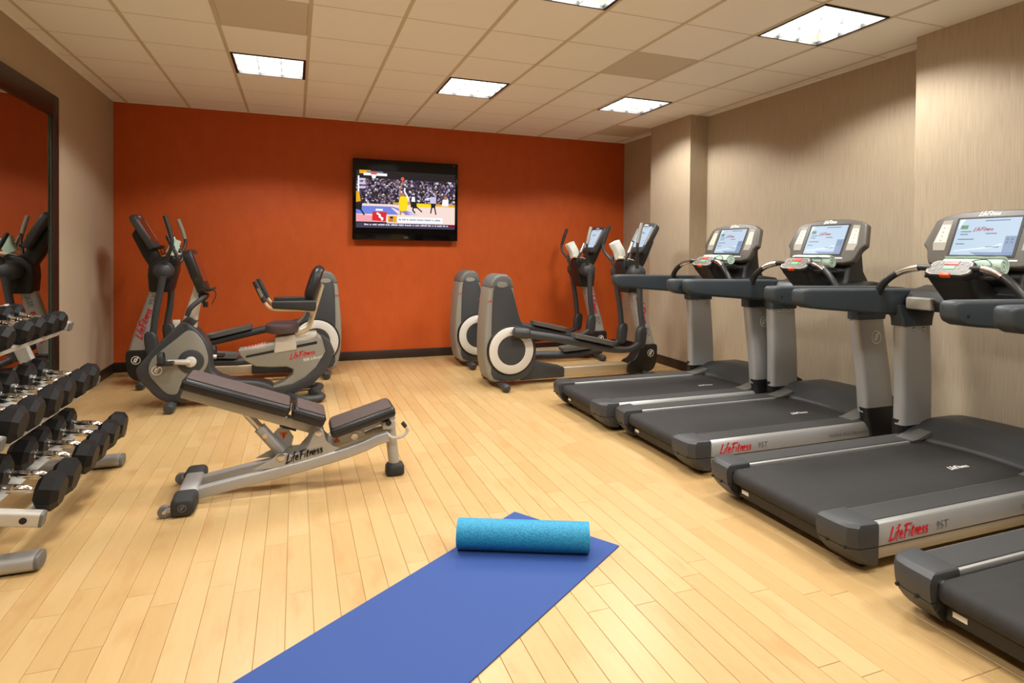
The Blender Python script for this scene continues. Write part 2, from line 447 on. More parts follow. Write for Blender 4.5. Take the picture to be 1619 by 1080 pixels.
def slab(name, lo, hi, m, label):
    b = MB(); b.box([(a + c) / 2 for a, c in zip(lo, hi)], [c - a for a, c in zip(lo, hi)]); return struct(b.build(name, m, smooth=0), label)
T = .12
slab('wall_back', (XL - T, YB, -.06), (XR + T, YB + T, 3.2), 'orange_wall', 'burnt orange back wall')
slab('wall_left', (XL - T, YF, -.06), (XL, YB, 3.2), 'beige', 'beige left wall behind the mirror')
slab('wall_right', (XR, YF, -.06), (XR + T, YB, 3.2), 'wallpaper', 'beige wallpapered right wall')
slab('wall_front', (XL - T, YF - T, -.06), (XR + T, YF, 3.2), 'beige', 'beige wall behind the camera')
slab('wall_right_column', (XP, -1.865, -.004), (XR, -1.06, 3.0), 'wallpaper', 'wallpapered column beside the ellipticals')
slab('wall_right_pier', (XP, YF, -.004), (XR, -4.50, 3.0), 'wallpaper', 'wallpapered wall pier behind the nearest treadmills')
BH = .11; BT = .012
def base(name, lo, hi):
    b = MB(); b.box([(a + c) / 2 for a, c in zip(lo, hi)], [c - a for a, c in zip(lo, hi)], .004, 2); return struct(b.build(name, 'baseboard_brown', smooth=30), 'dark brown baseboard')
base('baseboard_back', (XL, YB - BT, 0), (XR, YB, BH))
base('baseboard_left', (XL, YF, 0), (XL + BT, YB - BT, BH))
base('baseboard_right', (XR - BT, -4.50, 0), (XR, -1.865 - BT, BH))
base('baseboard_right', (XR - BT, -1.06 + BT, 0), (XR, YB - BT, BH))
base('baseboard_right', (XP - BT, -1.865 - BT, 0), (XP, -1.06 + BT, BH))
base('baseboard_right', (XP, -1.06, 0), (XR - BT, -1.06 + BT, BH))
base('baseboard_right', (XP, -1.865 - BT, 0), (XR - BT, -1.865, BH))
base('baseboard_right', (XP - BT, YF, 0), (XP, -4.50, BH))

# ceiling: slab above, grid runners and separate tiles
b = MB(); b.box(((XL + XR) / 2, (YB + YF) / 2, 3.14), (XR - XL + .2, YB - YF + .2, .06)); ceiling = struct(b.build('ceiling', 'plenum', smooth=0), 'suspended ceiling of pale mineral tiles')
TS = .61; GX = [XL] + [.13 + TS * i for i in range(11)] + [XR]; GY = [YB] + [-.43 - TS * j for j in range(15)] + [YF]
RW, CW = .026, .009
for i in range(1, 12):
    b = MB(); b.box((GX[i], (YB + YF) / 2, CEIL + .004), (RW, YB - YF, .012), .0015, 1); b.build('main_runner', 'grid_paint', ceiling, 0)
for j in range(1, 16):
    b = MB(); b.box(((XL + XR) / 2, GY[j], CEIL + .008), (XR - XL, CW, .010), .001, 1); b.build('cross_tee', 'grid_paint', ceiling, 0)
for nm, c, s_ in (('wall_angle', (XL + .008, (YB + YF) / 2, CEIL + .003), (.016, YB - YF, .01)), ('wall_angle', (XR - .008, (YB + YF) / 2, CEIL + .003), (.016, YB - YF, .01)),
                  ('wall_angle', ((XL + XR) / 2, YB - .008, CEIL + .003), (XR - XL, .016, .01))):
    b = MB(); b.box(c, s_); b.build(nm, 'tile_white', ceiling, 0)
LIGHTS = {(2, 3): 0, (5, 3): 0, (8, 3): 0, (2, 7): 0, (5, 7): 0, (8, 7): 0, (2, 11): 0, (5, 11): 0, (8, 11): 0}
VENTS = {(2, 5): 0, (7, 5): 0, (9, 1): 0}
tcache = {}
for i in range(12):
    for j in range(16):
        key = (i - 1, j)                      # column A=0 .., row between r_j and r_(j+1)
        x0, x1 = GX[i], GX[i + 1]; y1, y0 = GY[j], GY[j + 1]
        if key in LIGHTS or key in VENTS: continue
        if i == 11 and (y0 < -4.5): pass
        w, d = round(x1 - x0, 3), round(y1 - y0, 3)
        if (w, d) not in tcache:
            b = MB(); b.box((0, 0, .011), (w - .006, d - .010, .016), .0025, 1); o = b.build('ceiling_tile', 'tile_white', ceiling, 30); tcache[(w, d)] = o
        else:
            o = tcache[(w, d)].copy(); COL.objects.link(o)
        o.location = ((x0 + x1) / 2, (y0 + y1) / 2, CEIL)

def lamp_photometry(ld):
    # batwing distribution of a parabolic louvre: stronger towards the sides, then a clear cut-off
    ld.use_nodes = True; nt = ld.node_tree; em = nt.nodes['Emission']; N = nt.nodes.new; L = nt.links.new
    g = N('ShaderNodeNewGeometry'); d = N('ShaderNodeVectorMath'); d.operation = 'DOT_PRODUCT'; L(g.outputs['Incoming'], d.inputs[0]); L(g.outputs['Normal'], d.inputs[1])
    a = N('ShaderNodeMath'); a.operation = 'ABSOLUTE'; L(d.outputs['Value'], a.inputs[0])
    c = N('ShaderNodeMapRange'); c.interpolation_type = 'SMOOTHSTEP'; c.inputs[1].default_value = LAMP_CUT[0]; c.inputs[2].default_value = LAMP_CUT[1]; L(a.outputs[0], c.inputs[0])
    b = N('ShaderNodeMapRange'); b.inputs[1].default_value = .42; b.inputs[2].default_value = 1.0; b.inputs[3].default_value = 1.75; b.inputs[4].default_value = .8; L(a.outputs[0], b.inputs[0])
    m = N('ShaderNodeMath'); m.operation = 'MULTIPLY'; L(c.outputs[0], m.inputs[0]); L(b.outputs[0], m.inputs[1]); L(m.outputs[0], em.inputs['Strength'])

def ceiling_light(loc, label):
    t = thing('ceiling_light', loc, label, 'ceiling light', 'recessed ceiling lights')
    H = .294
    b = MB()
    for s in (-1, 1):
        b.box((s * (H - .012), 0, .012), (.024, 2 * H, .03), .002, 1); b.box((0, s * (H - .006), .012), (2 * H - .048, .012, .03), .002, 1)
    b.build('frame', 'lamp_frame', t, 30)
    b = MB(); b.box((0, 0, .118), (2 * H, 2 * H, .01))
    for s in (-1, 1): b.box((s * (H - .002), 0, .07), (.004, 2 * H, .09)); b.box((0, s * (H - .002), .07), (2 * H - .01, .004, .09))
    b.build('housing', 'lamp_white', t, 0)
    b = MB(); b.box((0, 0, .104), (2 * H - .03, 2 * H - .03, .006)); b.build('lamp_panel', 'lamp_glow', t, 0)
    for q in (-1, 1):                       # louvre blades with a parabolic section, three by three cells
        prof = [(-.004, .038), (-.002, .004), (.002, .004), (.004, .038)]
        b = MB(); b.prism(prof, -H + .014, H - .014, (Vector((q * .094, 0, 0)), X, Z, Y)); b.build('louvre_blade', 'louvre', t, 30)
        b = MB(); b.prism(prof, -H + .026, H - .026, (Vector((0, q * .094, 0)), Y, Z, X)); b.build('louvre_blade', 'louvre', t, 30)
    ld = bpy.data.lights.new('lamp_tubes', 'AREA'); ld.shape = 'SQUARE'; ld.size = .54; ld.energy = LAMP_W; ld.color = LAMP_COL; lamp_photometry(ld)
    lo = bpy.data.objects.new('lamp_tubes', ld); COL.objects.link(lo); lo.parent = t; lo.location = (0, 0, .044)
    return t
LL = {(2, 3): 'recessed square ceiling light above the recumbent bike, leftmost of the far row', (5, 3): 'recessed square ceiling light in front of the television, middle of the far row',
      (8, 3): 'recessed square ceiling light near the wallpapered column, rightmost of the far row', (2, 7): 'recessed square ceiling light over the weight bench, out of view above',
      (5, 7): 'recessed square ceiling light cut off by the top edge of the picture', (8, 7): 'largest recessed square ceiling light, above the treadmills',
      (2, 11): 'recessed ceiling light behind the camera on the mirror side', (5, 11): 'recessed ceiling light behind the camera in the middle', (8, 11): 'recessed ceiling light behind the camera on the treadmill side'}
for (i, j), lab in LL.items(): ceiling_light((.13 + TS * (i + .5), -.43 - TS * (j - 1) - TS / 2, CEIL), lab)
VL = {(2, 5): 'tan perforated air vent panel in the ceiling at the top left', (7, 5): 'grey perforated air vent panel in the ceiling, between two lights on the right', (9, 1): 'small dark grey air vent panel in the ceiling beside the column'}
for (i, j), lab in VL.items():
    t = thing('ceiling_vent', (.13 + TS * (i + .5), -.43 - TS * (j - 1) - TS / 2, CEIL), lab, 'vent', 'ceiling air vents')
    b = MB(); b.box((0, 0, .008), (.572, .576, .008), .001, 1); b.build('perforated_panel', 'vent_grey', t, 0)
    b = MB()
    for s in (-1, 1): b.box((s * .2935, 0, .008), (.013, .60, .014), .002, 1); b.box((0, s * .294, .008), (.574, .012, .014), .002, 1)
    b.build('frame', 'vent_grey', t, 30)

# ------------------------------------------------------------------ mirror on the left wall
t = thing('wall_mirror', (0, -4.2, .14), 'large wall mirror in a dark brown frame behind the dumbbell rack', 'mirror')
y1, y0, z0, z1 = -1.70 + 4.2, -6.2 + 4.2, 0.0, 2.60 - .14
FW = .125
b = MB(); b.box((.012, (y0 + y1) / 2, (z0 + z1) / 2), (.016, y1 - y0 - 2 * FW + .02, z1 - z0 - 2 * FW + .02)); b.build('mirror_glass', 'mirror_glass', t, 0)
for c, s_ in (((.02, y1 - FW / 2, (z0 + z1) / 2), (.04, FW, z1 - z0)), ((.02, y0 + FW / 2, (z0 + z1) / 2), (.04, FW, z1 - z0)),
              ((.02, (y0 + y1) / 2, z1 - .085), (.04, y1 - y0 - 2 * FW, .17)), ((.02, (y0 + y1) / 2, z0 + FW / 2), (.04, y1 - y0 - 2 * FW, FW))):
    b = MB(); b.box(c, s_, .008, 2); b.build('frame_rail', 'mirror_frame', t, 30)
b = MB(); b.box((.024, y1 - FW - .012, (z0 + z1) / 2), (.006, .022, z1 - z0 - 2 * FW)); b.build('bevel_strip', 'mirror_edge', t, 0)

# ------------------------------------------------------------------ television
t = thing('television', (3.185, -.02, 2.0), 'black flat television showing a basketball game on the orange wall', 'television')
TW, TH = 1.325, 1.0
b = MB(); b.box((0, -.055, 0), (TW, .055, TH), .010, 2); b.build('casing', 'tv_black', t, 30)
b = MB(); b.box((0, -.012, 0), (.5, .05, .4), .004, 1); b.build('wall_bracket', 'black_matte', t, 0)
PX0, PX1, PZ0, PZ1 = -.622, .622, -.35, .358     # picture area (letterboxed) inside the dark panel
b = MB(); b.quad([(-.632, -.0836, -.425), (.632, -.0836, -.425), (.632, -.0836, .445), (-.632, -.0836, .445)])
scr = b.build('screen', 'tv_black', t, 0)
def tvp(u, v, k=0): return Vector((PX0 + (PX1 - PX0) * u, -.0840 - .00025 * k, PZ0 + (PZ1 - PZ0) * v))
names = ['tv_crowd', 'tv_court', 'tv_blue', 'tv_yellow', 'tv_gold', 'tv_white', 'tv_skin', 'tv_dark', 'tv_red', 'tv_grey', 'tv_ball', 'tv_bar', 'tv_maroon', 'tv_pink', 'tv_lilac']
IX = {n: i for i, n in enumerate(names)}
b = MB()
def poly(nm, pts, k): b.add([tvp(u, v, k) for u, v in pts], [tuple(range(len(pts)))], IX[nm])
def rect(nm, u0, v0, u1, v1, k): poly(nm, [(u0, v0), (u1, v0), (u1, v1), (u0, v1)], k)
def limb(nm, pts, w, k):
    O = tvp(0, 0, k); b.ribbon([((PX1 - PX0) * u, (PZ1 - PZ0) * v) for u, v in pts], w, (O, X, Z), 2, IX[nm], taper=False)
rect('tv_crowd', 0, .30, 1, .92, 0); rect('tv_dark', 0, .86, 1, 1.0, 1)
poly('tv_court', [(0, .07), (1, .07), (1, .40), (.6, .42), (0, .42)], 1)
poly('tv_blue', [(.0, .24), (.62, .24), (.52, .30), (.36, .38), (0, .38)], 2)
poly('tv_court', [(.42, .24), (.5, .24), (.36, .36), (.34, .36)], 3)
poly('tv_lilac', [(.62, .24), (.56, .28), (.5, .28), (.54, .24)], 3)
poly('tv_gold', [(.36, .43), (1, .40), (1, .445), (.60, .455), (.36, .455)], 2); poly('tv_yellow', [(.60, .39), (.75, .385), (.75, .44), (.60, .45)], 3)
poly('tv_pink', [(0, .08), (.30, .08), (.30, .2), (0, .23)], 2)
rect('tv_gold', .03, .94, .14, 1.0, 3); rect('tv_white', .07, .91, .30, .955, 4); rect('tv_grey', .10, .955, .26, .985, 4)
rect('tv_ball', .14, .93, .20, .965, 5); poly('tv_white', [(.145, .925), (.195, .925), (.185, .86), (.155, .86)], 5)
for k_ in range(3): rect('tv_lilac', .03, .68 + .07 * k_, .09, .72 + .07 * k_, 3)
rect('tv_white', .015, .55, .03, .9, 4)
# centre player in yellow reaching up
poly('tv_yellow', [(.42, .32), (.45, .30), (.50, .32), (.51, .50), (.495, .57), (.43, .57), (.42, .48)], 6)
limb('tv_skin', [(.44, .56), (.425, .66), (.45, .78), (.455, .84)], .016, 7); poly('tv_skin', [(.44, .57), (.475, .57), (.475, .63), (.44, .63)], 7)
limb('tv_white', [(.48, .72), (.475, .66), (.50, .58), (.52, .50)], .02, 6)
limb('tv_skin', [(.44, .31), (.435, .24)], .018, 6); limb('tv_skin', [(.48, .31), (.49, .24)], .018, 6)
poly('tv_ball', [(.455 + .018 * cos(a * pi / 6), .875 + .034 * sin(a * pi / 6)) for a in range(12)], 7)
# other players
poly('tv_dark', [(.54, .38), (.60, .36), (.60, .50), (.585, .60), (.55, .60), (.535, .50)], 5); poly('tv_white', [(.545, .48), (.585, .48), (.58, .57), (.55, .57)], 6)
limb('tv_dark', [(.57, .38), (.56, .33), (.585, .28)], .018, 5); limb('tv_dark', [(.59, .40), (.63, .34), (.655, .30)], .016, 5)
poly('tv_dark', [(.75, .38), (.79, .38), (.80, .47), (.745, .47)], 5); poly('tv_lilac', [(.735, .46), (.80, .46), (.80, .58), (.74, .58)], 6)
limb('tv_dark', [(.755, .39), (.745, .28)], .016, 5); limb('tv_dark', [(.785, .39), (.80, .26)], .016, 5); limb('tv_white', [(.74, .55), (.70, .54)], .016, 6)
poly('tv_white', [(.86, .42), (.93, .42), (.93, .54), (.87, .54)], 5); poly('tv_skin', [(.885, .54), (.915, .54), (.915, .60), (.885, .60)], 5)
poly('tv_dark', [(.0, .32), (.05, .30), (.06, .42), (.0, .44)], 5); poly('tv_gold', [(.0, .44), (.045, .46), (.03, .62), (.0, .64)], 5); limb('tv_dark', [(.04, .33), (.08, .22)], .018, 5)
# graphics: red cube, caption, ticker
poly('tv_red', [(.155, .13), (.29, .115), (.30, .28), (.16, .285)], 8)
limb('tv_white', [(.20, .26), (.235, .22), (.225, .20), (.26, .165), (.245, .14)], .024, 9); rect('tv_white', .19, .30, .26, .335, 9)
rect('tv_white', .295, .105, .87, .205, 8); rect('tv_gold', .31, .105, .40, .215, 9); poly('tv_skin', [(.325, .12), (.36, .12), (.365, .19), (.33, .20)], 10); rect('tv_dark', .332, .175, .362, .205, 11)
rect('tv_bar', 0, .0, 1, .085, 8); rect('tv_maroon', .93, .03, 1, .085, 9); rect('tv_dark', 0, .085, .3, .105, 9)
# caption and ticker are too small to read in the picture: runs of word-like ticks
rt_ = random.Random(3)
def ticks(nm, u0, u1, v0, hgt, k):
    u = u0
    while u < u1:
        for _ in range(rt_.randint(2, 8)):
            if u > u1: break
            h_ = hgt * rt_.choice((.7, .7, 1.0)); rect(nm, u, v0, u + .006, v0 + h_, k); u += .0085
        u += .010
ticks('tv_grey', .42, .84, .142, .030, 10); ticks('tv_white', .08, .92, .045, .028, 10)
b.build('picture', names, scr, 0)
b = MB(); text_geo(b, 'LG', (.0, -.0835, -.472), X, Z, .022, 0, 'CENTER')
lathe_c = (-.022, -.0835, -.463); b.ribbon([(.011 * cos(a * pi / 8), .011 * sin(a * pi / 8)) for a in range(17)], .003, (Vector(lathe_c), X, Z), 0, taper=False)
b.build('maker_mark', 'logo_grey', t, 0)
b = MB(); b.box((.608, -.0835, .470), (.022, .001, .008)); b.build('corner_mark', 'logo_grey', t, 0)

# outlet on the back wall
t = thing('wall_outlet', (.61, -.002, .505), 'small white wall outlet low on the orange wall behind the bike', 'outlet')
b = MB(); b.box((0, -.003, 0), (.075, .006, .12), .002, 2); b.build('cover_plate', 'plate_white', t, 30)
for s in (-1, 1):
    b = MB(); b.box((0, -.0075, s * .026), (.034, .004, .030), .0015, 1); b.build('socket', 'plate_white', t, 30)

# ------------------------------------------------------------------ treadmill
def treadmill(loc, label):
    t = thing('treadmill', loc, label, 'treadmill', 'treadmills in a row along the right wall')
    b = MB(); b.box((1.05, 0, .085), (1.80, .74, .075), .008, 1); b.build('underframe', 'black_matte', t, 30)
    b = MB(); loop = [(1.72, .203), (.055, .203)] + [(.055 + .043 * cos(radians(a)), .160 + .043 * sin(radians(a))) for a in range(105, 271, 15)] + [(1.72, .117)]
    b.prism(loop, -.283, .283); belt = b.build('running_belt', 'belt_black', t, 30)
    b = MB(); wordmark(b, (1.16, -.10, .2040), X, Y, .034, .2); b.build('belt_lettering', 'logo_white', belt, 0)
    b = MB(); b.lathe((.055, -.305, .160), Y, [(.0, 0), (.02, 0), (.02, .012), (.038, .012), (.038, .598), (.02, .598), (.02, .61), (0, .61)], 20); b.build('rear_roller', 'steel', t)
    b = MB(); b.box((.075, 0, .082), (.03, .58, .055), .004, 1); rp = b.build('rear_plate', 'black_plastic', t, 30)
    b = MB(); b.quad([(.0595, .265, .078), (.0595, .215, .078), (.0595, .215, .098), (.0595, .265, .098)]); b.build('sticker', 'logo_white', rp, 0)
    for s in (-1, 1):
        prof = [(.300, .185), (.300, .215), (.430, .217), (.450, .208), (.463, .180), (.467, .125), (.461, .082), (.446, .052), (.41, .045), (.395, .055), (.395, .15)]
        b = MB(); b.prism([(s * v, z) for v, z in prof], .13, 1.615, (Vector((0, 0, 0)), Y, Z, X), .006, 2, ang=40); rail = b.build('side_rail', 'silver_paint', t, 45)
        b = MB(); b.prism([(.148, s * .312), (1.40, s * .312), (1.50, s * .345), (1.55, s * .40), (1.56, s * .432), (.148, s * .432)], .2155, .2195, (Vector((0, 0, 0)), X, Y, Z), .0015, 1)
        b.build('foot_strip', 'strip_grey', rail, 30)
        b = MB(); b.box((.87, s * .467, .119), (1.46, .0022, .004)); b.build('seam_line', 'logo_black', rail, 0)
        ya = s * .4662; ea = X if s < 0 else -X
        O = Vector((.21 if s < 0 else .62, s * .4685, .140)); up = Vector((0, -s * .10, 1)).normalized()
        b = MB(); wordmark(b, (O.x, s * .4685, .135), ea, up, .055, .17); b.build('lettering', 'logo_red', rail, 0)
        b = MB(); text_geo(b, '95T', Vector((O.x, s * .4690, .141)) + ea * .29, ea, up, .036, .15); b.build('model_lettering', 'logo_grey', rail, 0)
        b = MB(); text_geo(b, 'FlexDeck', Vector((1.10 if s < 0 else 1.10, s * .4695, .150)), ea, up, .022, 0); text_geo(b, 'Shock Absorption System', Vector((1.10, s * .4695, .150)) + ea * .125, ea, up, .022, 0)
        b.build('deck_lettering', 'logo_grey', rail, 0)
        # rear end cap in two halves with a dark joint between them
        def sect(rear, z, g=0): return [(.137, s * (.292 + g), z), (rear + g, s * (.292 + g), z), (rear + .004, s * .385, z), (rear + .014, s * (.436 - g), z), (rear + .048, s * (.464 - g), z), (.137, s * (.474 - g), z)]
        b = MB(); b.loft([sect(q, z, g) for q, z, g in ((-.012, .1235, 0), (-.018, .150, 0), (-.022, .185, 0), (-.014, .210, 0), (-.002, .221, .004), (.012, .2255, .010))])
        b.loft([sect(q, z, g) for q, z, g in ((.075, .034, .012), (.060, .040, .004), (.030, .068, 0), (.004, .098, 0), (-.011, .1200, 0))]); cap = b.build('rear_cap', 'charcoal', t, 30)
        for (u, v) in ((-.006, .345), (.004, .428)):
            b = MB(); b.lathe((-.004 + u, s * v, .122), -X, [(0, .0), (.007, 0), (.007, .006), (0, .006)], 10); b.build('cap_screw', 'black_matte', cap)
        b = MB(); b.prism([(.01, .09), (.02, .19), (.10, .195), (.14, .10), (.10, .05)], s * .292 - .006, s * .292 + .002, None, 0); b.build('roller_guard', 'black_plastic', cap, 0)
        # upright blade with curved faces
        rings = []
        for z, cu, w, vv in ((.28, 1.575, .272, .424), (.42, 1.568, .270, .418), (.56, 1.556, .266, .411), (.70, 1.540, .262, .404), (.84, 1.522, .256, .397), (.95, 1.510, .252, .392)):
            rings.append(rrect((cu, s * vv, z), X, Y, w, .086, .030, 5))
        b = MB(); b.loft(rings); up1 = b.build('upright', 'silver_paint', t, 50)
        b = MB(); emblem(b, (1.55, s * .4436, .80), -X * s, Vector((0, -s * .05, 1)), .046); b.build('emblem', 'logo_white', up1, 0)
        for du in (-.045, .045):
            b = MB(); b.lathe((1.515 + du, s * .352, .905), Y * -s, [(0, 0), (.012, 0), (.012, .004), (.006, .009), (0, .009)], 12); b.build('bolt', 'chrome', up1)
        rings = [rrect((cu, s * vv, z), X, Y, w, .075, .025, 4) for z, w, cu, vv in ((.035, .30, 1.635, .445), (.12, .315, 1.63, .448), (.22, .305, 1.60, .440), (.315, .285, 1.578, .430))]
        b = MB(); b.loft(rings); b.build('upright_base', 'black_plastic', t, 40)
        rings = [rrect((cu, s * vv, z), X, Y, w, .096, .02, 4) for z, cu, w, vv in ((.925, 1.512, .268, .393), (.97, 1.515, .280, .395), (1.02, 1.53, .33, .41), (1.06, 1.54, .36, .42))]
        b = MB(); b.loft(rings); b.build('rail_bracket', 'slate_rail', t, 40)
        # long arm rail
        rings = []
        for u, zt, zb, w in ((.590, 1.150, 1.105, .05), (.597, 1.160, 1.085, .078), (.615, 1.166, 1.068, .090), (.66, 1.168, 1.052, .096), (.74, 1.167, 1.043, .098), (1.15, 1.162, 1.010, .098),
                             (1.40, 1.160, .990, .098), (1.60, 1.158, .985, .098), (1.76, 1.150, 1.01, .094), (1.82, 1.14, 1.04, .085), (1.835, 1.12, 1.07, .06)):
            rings.append(rrect((u, s * .436, (zt + zb) / 2), Y, Z, w, zt - zb, .018, 4))
        b = MB(); b.loft(rings); arm = b.build('arm_rail', 'slate_rail', t, 50)
        for u in (.66, 1.0, 1.25):
            b = MB(); b.lathe((u, s * .4845, 1.10), Y * s, [(0, 0), (.007, 0), (.007, .003), (0, .003)], 10); b.build('rail_screw', 'black_matte', arm)
        # curved front handlebar
        P = [(1.27, s * .11, 1.300), (1.255, s * .19, 1.300), (1.235, s * .28, 1.268), (1.22, s * .36, 1.205), (1.225, s * .415, 1.12)]
        b = MB(); b.tube(P, [.017, .019, .020, .022, .026], 12, 6); hb = b.build('handlebar', 'black_plastic', t, 60)
        b = MB(); b.tube([(1.2575, s * .175, 1.301), (1.250, s * .215, 1.2935), (1.240, s * .258, 1.279), (1.232, s * .288, 1.263)], .0215, 12, 4); b.build('pulse_sensor', 'steel', hb, 60)
        b = MB(); b.box((.16, s * .38, .022), (.07, .05, .044), .008, 2); b.build('foot', 'black_matte', t, 30)
        b = MB(); b.box((1.86, s * .36, .026), (.09, .05, .052), .008, 2); b.build('foot', 'black_matte', t, 30)
        b = MB(); b.prism([(1.385, .219), (1.43, .224), (1.56, .262), (1.58, .219)], min(s * .285, s * .40), max(s * .285, s * .40), None, .006, 2); b.build('cover_wing', 'charcoal_light', t, 35)
        # cup holder box under the dash
        b = MB(); b.box((1.44, s * .27, 1.075), (.10, .16, .075), .012, 3); b.build('cup_holder', 'keypad_grey', t, 40)
    # motor hood
    rings = []
    for k in range(13):
        v = -.41 + .82 * k / 12; q = 1 - (v / .41) ** 2; u0 = 1.43 + .13 * q ** .6; h = .315 + .018 * q
        if k in (0, 12): h -= .012
        rings.append([(u0, v, .06), (u0, v, .212), (u0 + .010, v, .224), (u0 + .045, v, .238), (u0 + .10, v, .272), (u0 + .15, v, h - .012), (u0 + .20, v, h), (1.93, v, h), (2.01, v, h - .03), (2.035, v, .20), (2.035, v, .06)])
    b = MB(); b.loft(rings); b.build('motor_hood', 'charcoal', t, 45)
    # dash between the arms
    b = MB(); b.prism([(1.43, 1.03), (1.41, 1.09), (1.47, 1.155), (1.60, 1.185), (1.74, 1.17), (1.79, 1.10), (1.72, 1.01)], -.385, .385, None, .02, 3); b.build('dash', 'black_plastic', t, 40)
    rings = [rrect((u, 0, z), Vector((.75, 0, .66)), Y, wa, wb, .02, 3) for u, z, wa, wb in ((1.29, 1.275, .12, .235), (1.35, 1.215, .14, .21), (1.45, 1.13, .16, .20))]
    b = MB(); b.loft(rings); b.build('pod_stem', 'black_plastic', t, 40)
    b = MB(); b.box((1.395, 0, 1.258), (.17, .36, .018), .006, 2, Matrix.Rotation(radians(-6), 3, 'Y')); b.build('reading_shelf', 'black_plastic', t, 40)
    # control pod
    a = radians(50); es = Vector((sin(a), 0, cos(a))); es = Vector((cos(radians(44)), 0, sin(radians(44)))); en = Vector((-es.z, 0, es.x)); Oc = Vector((1.262, 0, 1.305))
    hp = [(-.125, -.045), (-.132, -.02), (-.118, .045), (-.095, .062), (.095, .062), (.118, .045), (.132, -.02), (.125, -.045), (.09, -.062), (-.09, -.062)]
    b = MB(); b.prism(hp, -.045, 0, (Oc, Y, es, en), .010, 3); pod = b.build('control_pod', 'black_plastic', t, 40)
    b = MB(); b.prism([(p * .93, q * .90) for p, q in hp], -.002, .0025, (Oc, Y, es, en), .002, 1); b.build('pod_face', 'keypad_grey', pod, 40)
    b = MB(); b.prism([(p * .84, q * .76) for p, q in hp], .002, .0035, (Oc, Y, es, en)); b.build('pod_overlay', 'console_grey', pod, 40)
    b = MB(); b.box(Oc + es * .034 + en * .005, (.03, .075, .004), .0015, 1, Matrix((es, Y, en)).transposed()); b.build('stop_button', 'button_red', pod, 30)
    b = MB(); b.box(Oc + es * -.002 + en * .0045, (.024, .06, .003), .001, 1, Matrix((es, Y, en)).transposed()); b.build('pod_display', 'display_green', pod, 30)
    b = MB()
    for (p, q) in ((-.085, .02), (.085, .02), (-.08, -.02), (.08, -.02), (-.055, .03), (.055, .03), (-.05, -.005), (.05, -.005)):
        b.lathe(Oc + Y * p + es * q + en * .0035, en, [(0, 0), (.006, 0), (.006, .002), (0, .002)], 10)
    b.build('pod_buttons', 'keypad_grey', pod)
    b = MB(); b.box(Oc + es * -.056 + en * -.004, (.020, .055, .026), .003, 2, Matrix((es, Y, en)).transposed()); b.build('safety_clip', 'clip_orange', pod, 30)
    b = MB(); b.tube([(1.30, -.03, 1.31), (1.335, -.08, 1.345), (1.345, -.14, 1.352), (1.32, -.18, 1.32), (1.26, -.17, 1.322)], .0022, 6, 6); b.build('safety_cord', 'black_matte', pod, 60)
    # display console
    tl = radians(23); cs = Vector((sin(tl), 0, cos(tl))); cn = Vector((-cos(tl), 0, sin(tl))); O = Vector((1.51, 0, 1.376))
    half = [(0, .296), (.15, .289), (.26, .268), (.312, .240), (.352, .075), (.318, .040), (.300, -.02), (.285, -.055), (.22, -.072), (0, -.078)]
    outl = half + [(-p, q) for p, q in reversed(half[1:-1])]
    fr = (O, Y, cs, cn)
    b = MB(); b.prism(outl, -.055, 0, fr, .014, 3); con = b.build('console', 'console_grey', t, 40)
    b = MB(); b.prism([(-.182, -.012), (.182, -.012), (.182, .248), (-.182, .248)], -.002, .0025, fr, .002, 1); b.build('screen_bezel', 'logo_black', con, 30)
    b = MB(); b.prism([(-.166, .002), (.166, .002), (.166, .236), (-.166, .236)], .002, .0035, fr); sc = b.build('screen', 'screen_blue', t, 0)
    F2 = lambda p, q, k=.004: O + Y * p + cs * q + cn * k
    L_ = -Y                                     # reading direction: user looks along +X, so the right hand is -Y
    b = MB(); b.quad([F2(-.166, .002), F2(-.110, .002), F2(-.110, .12), F2(-.166, .12)]); b.quad([F2(-.166, .002), F2(-.166, .02), F2(.06, .02), F2(.02, .002)]); b.build('screen_sidebar', 'screen_panel', sc, 0)
    b = MB(); wordmark(b, F2(.07, .155, .0045), L_, cs, .024, .18); b.build('screen_wordmark', 'screen_red', sc, 0)
    b = MB(); b.quad([F2(.145, .17), F2(.105, .17), F2(.105, .195), F2(.145, .195)]); b.build('screen_badge', 'screen_green', sc, 0)
    b = MB()
    for k, (p, q, w) in enumerate(((.14, .15, .06), (.14, .132, .045), (.145, .10, .09), (.15, .07, .05), (.14, .215, .0), (.02, .218, .13), (.0, .135, .06), (-.02, .05, .07))):
        if w: b.quad([F2(p, q), F2(p - w, q), F2(p - w, q + .006), F2(p, q + .006)])
    for p in (-.125, -.148):
        for q in (.08, .10): b.lathe(F2(p, q, .004), cn, [(0, 0), (.006, 0), (.006, .0006), (0, .0006)], 10)
    b.build('screen_text', 'screen_line', sc, 0)
    b = MB(); b.quad([F2(.15, .03), F2(-.05, .055), F2(-.10, .075), F2(-.10, .066), F2(-.05, .046), F2(.15, .024)]); b.quad([F2(.16, .235), F2(.16, .17), F2(.13, .235)]); b.build('screen_swoosh', 'screen_white', sc, 0)
